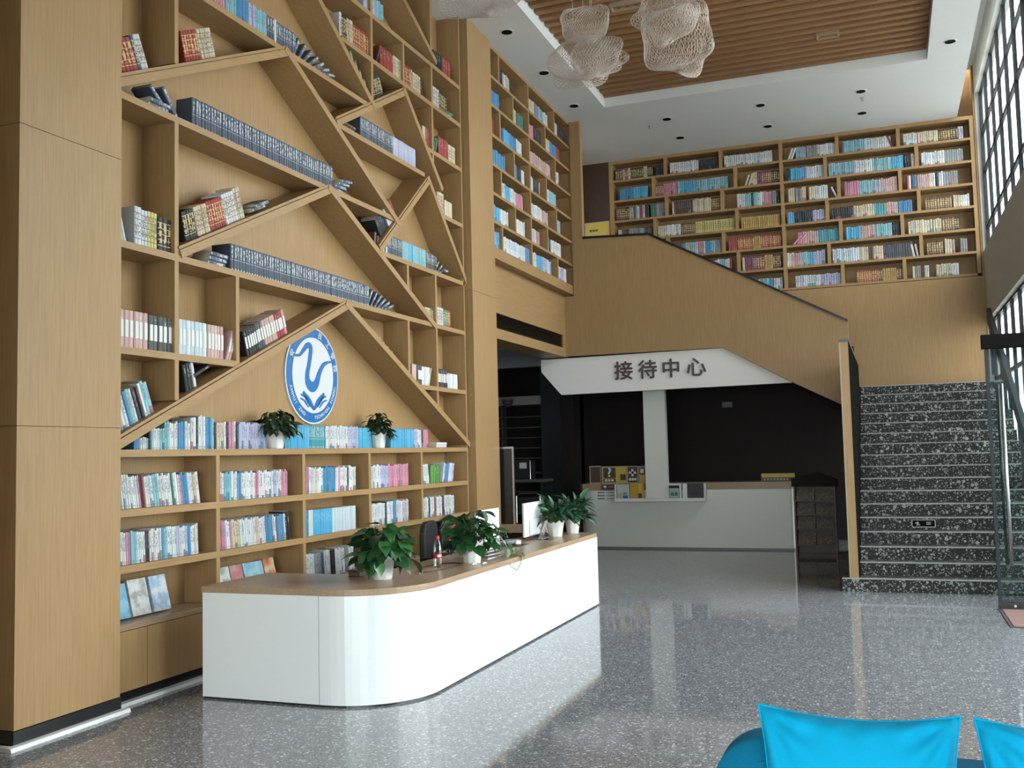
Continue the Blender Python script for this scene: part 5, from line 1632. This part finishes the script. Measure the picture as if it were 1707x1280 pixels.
box('print_block', BROWN_PRINT, q, 0.02, 0.08, -0.004, 0.0, 0.02, 0.10)
q = card('payment_stand', 'white stand with a green emblem on the ledge right of the post', 'display stand', -3.375, -3.15, 0.806, 1.06, 15.95, WHITE_MATT, 0.03)
box('screen_frame', STEEL_DARK, q, -0.085, 0.085, -0.004, 0.0, 0.02, 0.225)
box('screen', plain('mint_print', (0.36, 0.46, 0.42), 0.4), q, -0.078, 0.078, -0.006, -0.004, 0.026, 0.18)
for s in (-1, 1):
    MB().prism([(s * 0.005, 0.06), (s * 0.055, 0.06), (s * 0.06, 0.10), (s * 0.03, 0.125), (s * 0.005, 0.10)], 1, -0.009, -0.006).build('emblem', plain('emblem_green', (0.02, 0.20, 0.13), 0.5) if s < 0 else bpy.data.materials['emblem_green'], q)
q = card('payment_stand', 'black display card on the ledge at its right end', 'display stand', -3.05, -2.80, 0.806, 1.06, 15.95, BLACK_MATT, 0.02)
box('edge_panel', WHITE_MATT, q, -0.20, -0.13, 0.0, 0.05, 0.0, 0.25)
for k in range(2):
    box('print_mark', STEEL_DARK, q, -0.05 + k * 0.06, -0.015 + k * 0.06, -0.003, 0.0, 0.07, 0.1)
q = card('yellow_strip_sign', 'long low yellow and black sign at the right of the service counter', 'sign', -1.93, -1.42, tz, 1.19, 16.3, YELLOW)
box('print_block', BLACK_MATT, q, -0.25, 0.25, -0.004, 0.0, 0.0, 0.06)
for k in range(8):
    box('print_mark', CREAM, q, -0.22 + k * 0.05, -0.19 + k * 0.05, -0.006, -0.004, 0.015, 0.045)

# newspaper rack in the dark corner
nr = thing('newspaper_rack', 'dark newspaper rack with folded papers right of the service counter', 'rack', (-1.09, 15.72, 0))
box('back', BROWN_PRINT, nr, -0.30, 0.30, 0.16, 0.19, 0, 1.0)
box('side', BROWN_PRINT, nr, -0.30, -0.275, -0.10, 0.16, 0, 1.0)
box('side', BROWN_PRINT, nr, 0.275, 0.30, -0.10, 0.16, 0, 1.0)
NEWS = NT('newsprint')
nv = NEWS.noise(NEWS.coord('Object', (9, 1, 26)), 3.0, 2)
NEWS.set(Base_Color=NEWS.ramp(nv, [(0.40, (0.22, 0.18, 0.15)), (0.5, (0.10, 0.09, 0.08)), (0.56, (0.30, 0.26, 0.22))]), Roughness=0.8)
for k, z in enumerate((0.12, 0.36, 0.57, 0.78)):
    sh_ = MB().prism([(-0.10 - 0.0 * k, z), (0.15, z + 0.02), (0.15, z + 0.035), (-0.10, z + 0.015)], 0, -0.275, 0.275).build('shelf', BROWN_PRINT, nr)
    for s in (-1, 1):
        MB().prism([(-0.085, z + 0.017), (-0.075, z + 0.017), (0.05, z + 0.19 - 0.02 * (s > 0)), (0.04, z + 0.19 - 0.02 * (s > 0))], 0, -0.265 if s < 0 else 0.01, -0.005 if s < 0 else 0.265).build('newspaper', NEWS.mat, nr)
MB().prism([(-0.33, 1.0), (0.33, 1.0), (0.33, 1.10), (0.05, 1.2), (-0.33, 1.12)], 1, -0.05, 0.2).build('canopy', DARK_UNLIT, nr)
ws = thing('wall_socket', 'small grey box on the dark wall behind the service counter', 'wall box', (-2.68, YW - 0.26, 2.38))
box('case', plain('dim_grey_box', (0.10, 0.10, 0.10), 0.6), ws, -0.09, 0.09, -0.04, 0.0, -0.05, 0.05)
box('cover', plain('dim_grey_cover', (0.13, 0.13, 0.13), 0.6), ws, -0.075, 0.075, -0.045, -0.04, -0.038, 0.038)

# ---------------------------------------------------------------- the sign
sg = thing('stair_sign', 'white sign panel with four dark brown characters above the service counter', 'sign', (0, 15.66, 0))
MB().prism([(-5.36, 2.94), (-5.02, 2.545), (-1.34, 2.575), (-2.36, 3.163), (-5.36, 3.14)], 1, 0.0, 0.12).build('panel', SIGN_WHITE, sg)
for ch, xc in zip('\u63a5\u5f85\u4e2d\u5fc3', (-3.955, -3.56, -3.183, -2.785)):
    text('character', ch, 0.315, SIGN_BROWN, sg, FACE_Y((xc, -0.012, 2.868)), 0.012, 0.0055)

# yellow notice on the upper floor
q = card('upper_floor_notice', 'yellow framed notice standing on the upper floor left of the back bookcase', 'notice', -4.92, -4.47, 5.30, 5.68, 17.0, YELLOW, frame=CREAM)
box('easel', BROWN_PRINT, q, -0.02, 0.02, 0.012, 0.05, -1.24, 0.3)
for k in range(3):
    box('print_mark', BROWN_PRINT, q, -0.14 + k * 0.055, -0.10 + k * 0.055, -0.004, 0, 0.21, 0.25)
for k in range(3):
    box('print_line', CREAM, q, -0.17, 0.17, -0.004, 0, 0.05 + k * 0.045, 0.06 + k * 0.045)

# ================================================================ DIM SIDE PASSAGE
ps = thing('passage_shelves', 'dim shelving unit at the end of the side passage', 'shelf', (0, 17.5, 0))
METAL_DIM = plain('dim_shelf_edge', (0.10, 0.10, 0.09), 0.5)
box('back', DARK_UNLIT, ps, -7.6, -5.95, 0.17, 0.19, 0, 2.5)
for z in (0.5, 0.9, 1.25, 1.52, 1.71, 1.90, 2.09, 2.29):
    box('shelf', METAL_DIM, ps, -7.6, -5.97, -0.05, 0.17, z - 0.02, z)
for xv in (-7.58, -6.78, -5.98):
    box('upright', METAL_DIM, ps, xv - 0.015, xv + 0.015, -0.05, 0.17, 0, 2.5)
cm = thing('dome_camera', 'pale dome camera under the passage bulkhead', 'camera', (-6.62, 17.36, 2.58))
MB().lathe([(0.0, -0.12), (0.06, -0.10), (0.095, -0.05), (0.10, 0.0), (0.0, 0.0)], 16).build('dome', METAL_DIM, cm, True)
MB().lathe([(0.11, 0.0), (0.11, 0.03), (0.0, 0.03)], 16).build('base', METAL_DIM, cm)
tbl = thing('passage_table', 'dim table with equipment in the side passage', 'table', (-6.05, 16.6, 0))
box('top', METAL_DIM, tbl, -0.62, 0.45, -0.3, 0.3, 1.10, 1.15)
for sx in (-0.58, 0.41):
    for sy in (-0.26, 0.26):
        box('leg', STEEL_DARK, tbl, sx - 0.02, sx + 0.02, sy - 0.02, sy + 0.02, 0, 1.10)
eq = thing('passage_machine', 'dark boxy machine with a white card on the passage table', 'machine', (-5.98, 16.5, 1.15))
box('body', BLACK_MATT, eq, -0.15, 0.13, -0.15, 0.15, 0, 0.32, bevel=0.01)
box('white_card', PAPER, eq, -0.06, 0.07, -0.157, -0.15, 0.19, 0.29)
MB().tube([(-0.16, -0.16, 0.0), (-0.16, -0.16, 0.33), (0.14, -0.16, 0.33), (0.14, -0.16, 0.0)], 0.008, 6).build('tube_frame', STEEL, eq)
rk = thing('wire_rack', 'small pale wire rack beside the machine on the passage table', 'rack', (-6.38, 16.5, 1.15))
for a in ((-0.12, 0.0), (0.12, 0.0)):
    MB().tube([(a[0], 0, 0), (a[0], 0, 0.35)], 0.009, 6).build('post', STEEL, rk)
for z in (0.05, 0.18, 0.34):
    MB().tube([(-0.12, 0, z), (0.12, 0, z)], 0.007, 6).build('rung', STEEL, rk)


def chrome_chair(x, yv, label):
    d = thing('tube_chair', label, 'chair', (x, yv, 0))
    for s in (-1, 1):
        MB().tube([(s * 0.2, -0.2, 0.0), (s * 0.2, -0.2, 0.45), (s * 0.2, 0.2, 0.45)], 0.011, 6).build('leg', STEEL, d)
    MB().tube([(-0.2, 0.2, 0.0), (-0.2, 0.22, 0.92), (-0.14, 0.22, 0.96), (0.14, 0.22, 0.96), (0.2, 0.22, 0.92), (0.2, 0.2, 0.0)], 0.011, 6).build('back_frame', STEEL, d)
    box('seat', BLACK_MATT, d, -0.19, 0.19, -0.2, 0.2, 0.45, 0.49)
    box('backrest', BLACK_MATT, d, -0.18, 0.18, 0.20, 0.23, 0.65, 0.90)


chrome_chair(-5.45, 14.9, 'chrome-framed chair in the passage behind the far monitor')
gb2 = thing('glass_screen', 'slim silver-framed dark glass screen standing against the far column', 'screen', (-4.70, 12.10, 0))
box('pane', plain('smoked_pane', (0.02, 0.02, 0.018), 0.08), gb2, -0.09, 0.135, -0.004, 0.004, 0.04, 1.66)
f_ = MB().box(-0.115, -0.09, -0.015, 0.015, 0, 1.69).box(0.135, 0.155, -0.015, 0.015, 0, 1.69)
f_.box(-0.09, 0.135, -0.015, 0.015, 1.665, 1.69).box(-0.09, 0.135, -0.015, 0.015, 0, 0.03)
f_.build('frame', STEEL, gb2)
box('foot', STEEL_DARK, gb2, -0.11, 0.15, -0.03, 0.14, 0, 0.012)
dp = struct(box('trim_4', BLACK, None, -5.32, -5.22, 12.05, 12.12, 0, 3.0), 'dark door post at the passage mouth', 'trim')

# ================================================================ SOFA AND CUSHIONS
VELVET = NT('teal_velvet')
vn = VELVET.noise(VELVET.coord('Object', (60, 60, 60)), 3, 2)
VELVET.set(Base_Color=VELVET.mix(vn, (0.0, 0.13, 0.24), (0.0, 0.17, 0.31)), Roughness=0.85, Specular_IOR_Level=0.15)
CUSH = NT('turquoise_fabric')
cvn = CUSH.noise(CUSH.coord('Object', (90, 90, 90)), 4, 2)
CUSH.set(Base_Color=CUSH.mix(cvn, (0.0, 0.31, 0.55), (0.0, 0.39, 0.66)), Roughness=0.85, Specular_IOR_Level=0.15)
so = thing('sofa', 'teal velvet sofa at the lower right picture edge', 'sofa', (0.55, 2.5, 0))
MB().box(-0.92, 1.0, -0.38, 0.28, 0.12, 0.43).build('seat', VELVET.mat, so, bevel=0.05)
MB().box(-0.95, 1.05, 0.25, 0.43, 0.12, 0.785).build('backrest', VELVET.mat, so, bevel=0.05)
arm = MB().prism([(-1.05, 0.10), (-0.80, 0.10), (-0.80, 0.815)] + [(-0.90 - 0.15 * math.sin(math.pi / 2 * q_ / 10), 0.665 + 0.15 * math.cos(math.pi / 2 * q_ / 10)) for q_ in range(11)], 1, 0.27, 0.435)
MB().box(-1.05, -0.92, -0.39, 0.27, 0.10, 0.60).build('armrest', VELVET.mat, so, bevel=0.04)
arm.build('back_corner', VELVET.mat, so, True)
for xx in (-0.9, 0.95):
    for yy in (-0.3, 0.35):
        MB().tube([(xx, yy, 0), (xx, yy, 0.13)], 0.02, 8).build('leg', STEEL_DARK, so)


def cushion(label, x, yv, z, w_, h_, lean, rz, seed):
    d = thing('cushion', label, 'cushion', (x, yv, z), rz)
    rnd = random.Random(seed)
    n = 44
    front, back = [], []
    ph = [rnd.uniform(0, 6.28) for _ in range(6)]
    for i in range(n + 1):
        for j in range(n + 1):
            a, b = -1 + 2 * i / n, -1 + 2 * j / n
            xx = w_ / 2 * a * (1 - 0.11 * (1 - b * b) * abs(a) ** 3)
            zz_ = h_ / 2 * b * (1 - 0.10 * (1 - a * a) * abs(b) ** 3)
            t_ = (max(0, 1 - a ** 4) * max(0, 1 - b ** 4)) ** 0.5
            edge = max(abs(a), abs(b))
            wr = 0.0
            for q_, (ca, cb) in enumerate(((-1, 1), (1, 1), (-1, -1), (1, -1))):
                dx_, dz_ = (a - ca) * -ca, (b - cb) * -cb
                rr_ = math.hypot(dx_, dz_)
                an_ = math.atan2(dz_, dx_)
                wr += 0.011 * math.sin(an_ * 11 + ph[q_]) * math.exp(-((rr_ - 0.42) / 0.26) ** 2)
            wr += 0.006 * math.sin(17 * a + ph[4]) * math.exp(-((b - 0.86) / 0.10) ** 2) * (abs(a) < 0.8)
            wr += 0.007 * math.sin(5 * a - 4 * b + ph[5]) * (1 - edge)
            front.append((xx, -0.09 * t_ - wr * (edge < 0.999), zz_ + h_ / 2))
            back.append((xx, 0.075 * t_, zz_ + h_ / 2))
    k = n + 1
    fs_ = [(i * k + j, (i + 1) * k + j, (i + 1) * k + j + 1, i * k + j + 1) for i in range(n) for j in range(n)]
    b = MB().add(front, fs_).add(back, [f[::-1] for f in fs_])
    o_ = b.build('cover', CUSH.mat, d, True)
    lm_ = Matrix.Rotation(math.radians(-lean), 4, 'X')
    o_.matrix_local = lm_
    sm = MB()
    rim = [(i, 0) for i in range(n)] + [(n, j) for j in range(n)] + [(i, n) for i in range(n, 0, -1)] + [(0, j) for j in range(n, 0, -1)]
    P = [front[i * k + j] for i, j in rim]
    sm.tube([Vector(p) for p in P] + [Vector(P[0])], 0.0035, 5)
    s_ = sm.build('seam', CUSH.mat, d, True)
    s_.matrix_local = lm_
    return d


cushion('turquoise cushion leaning nearest the sofa arm', -0.112, 2.60, 0.43, 0.485, 0.515, 14, 0.0, 2)
cushion('turquoise cushion cut off by the right picture edge', 0.40, 2.58, 0.43, 0.475, 0.52, 14, 0.02, 6)
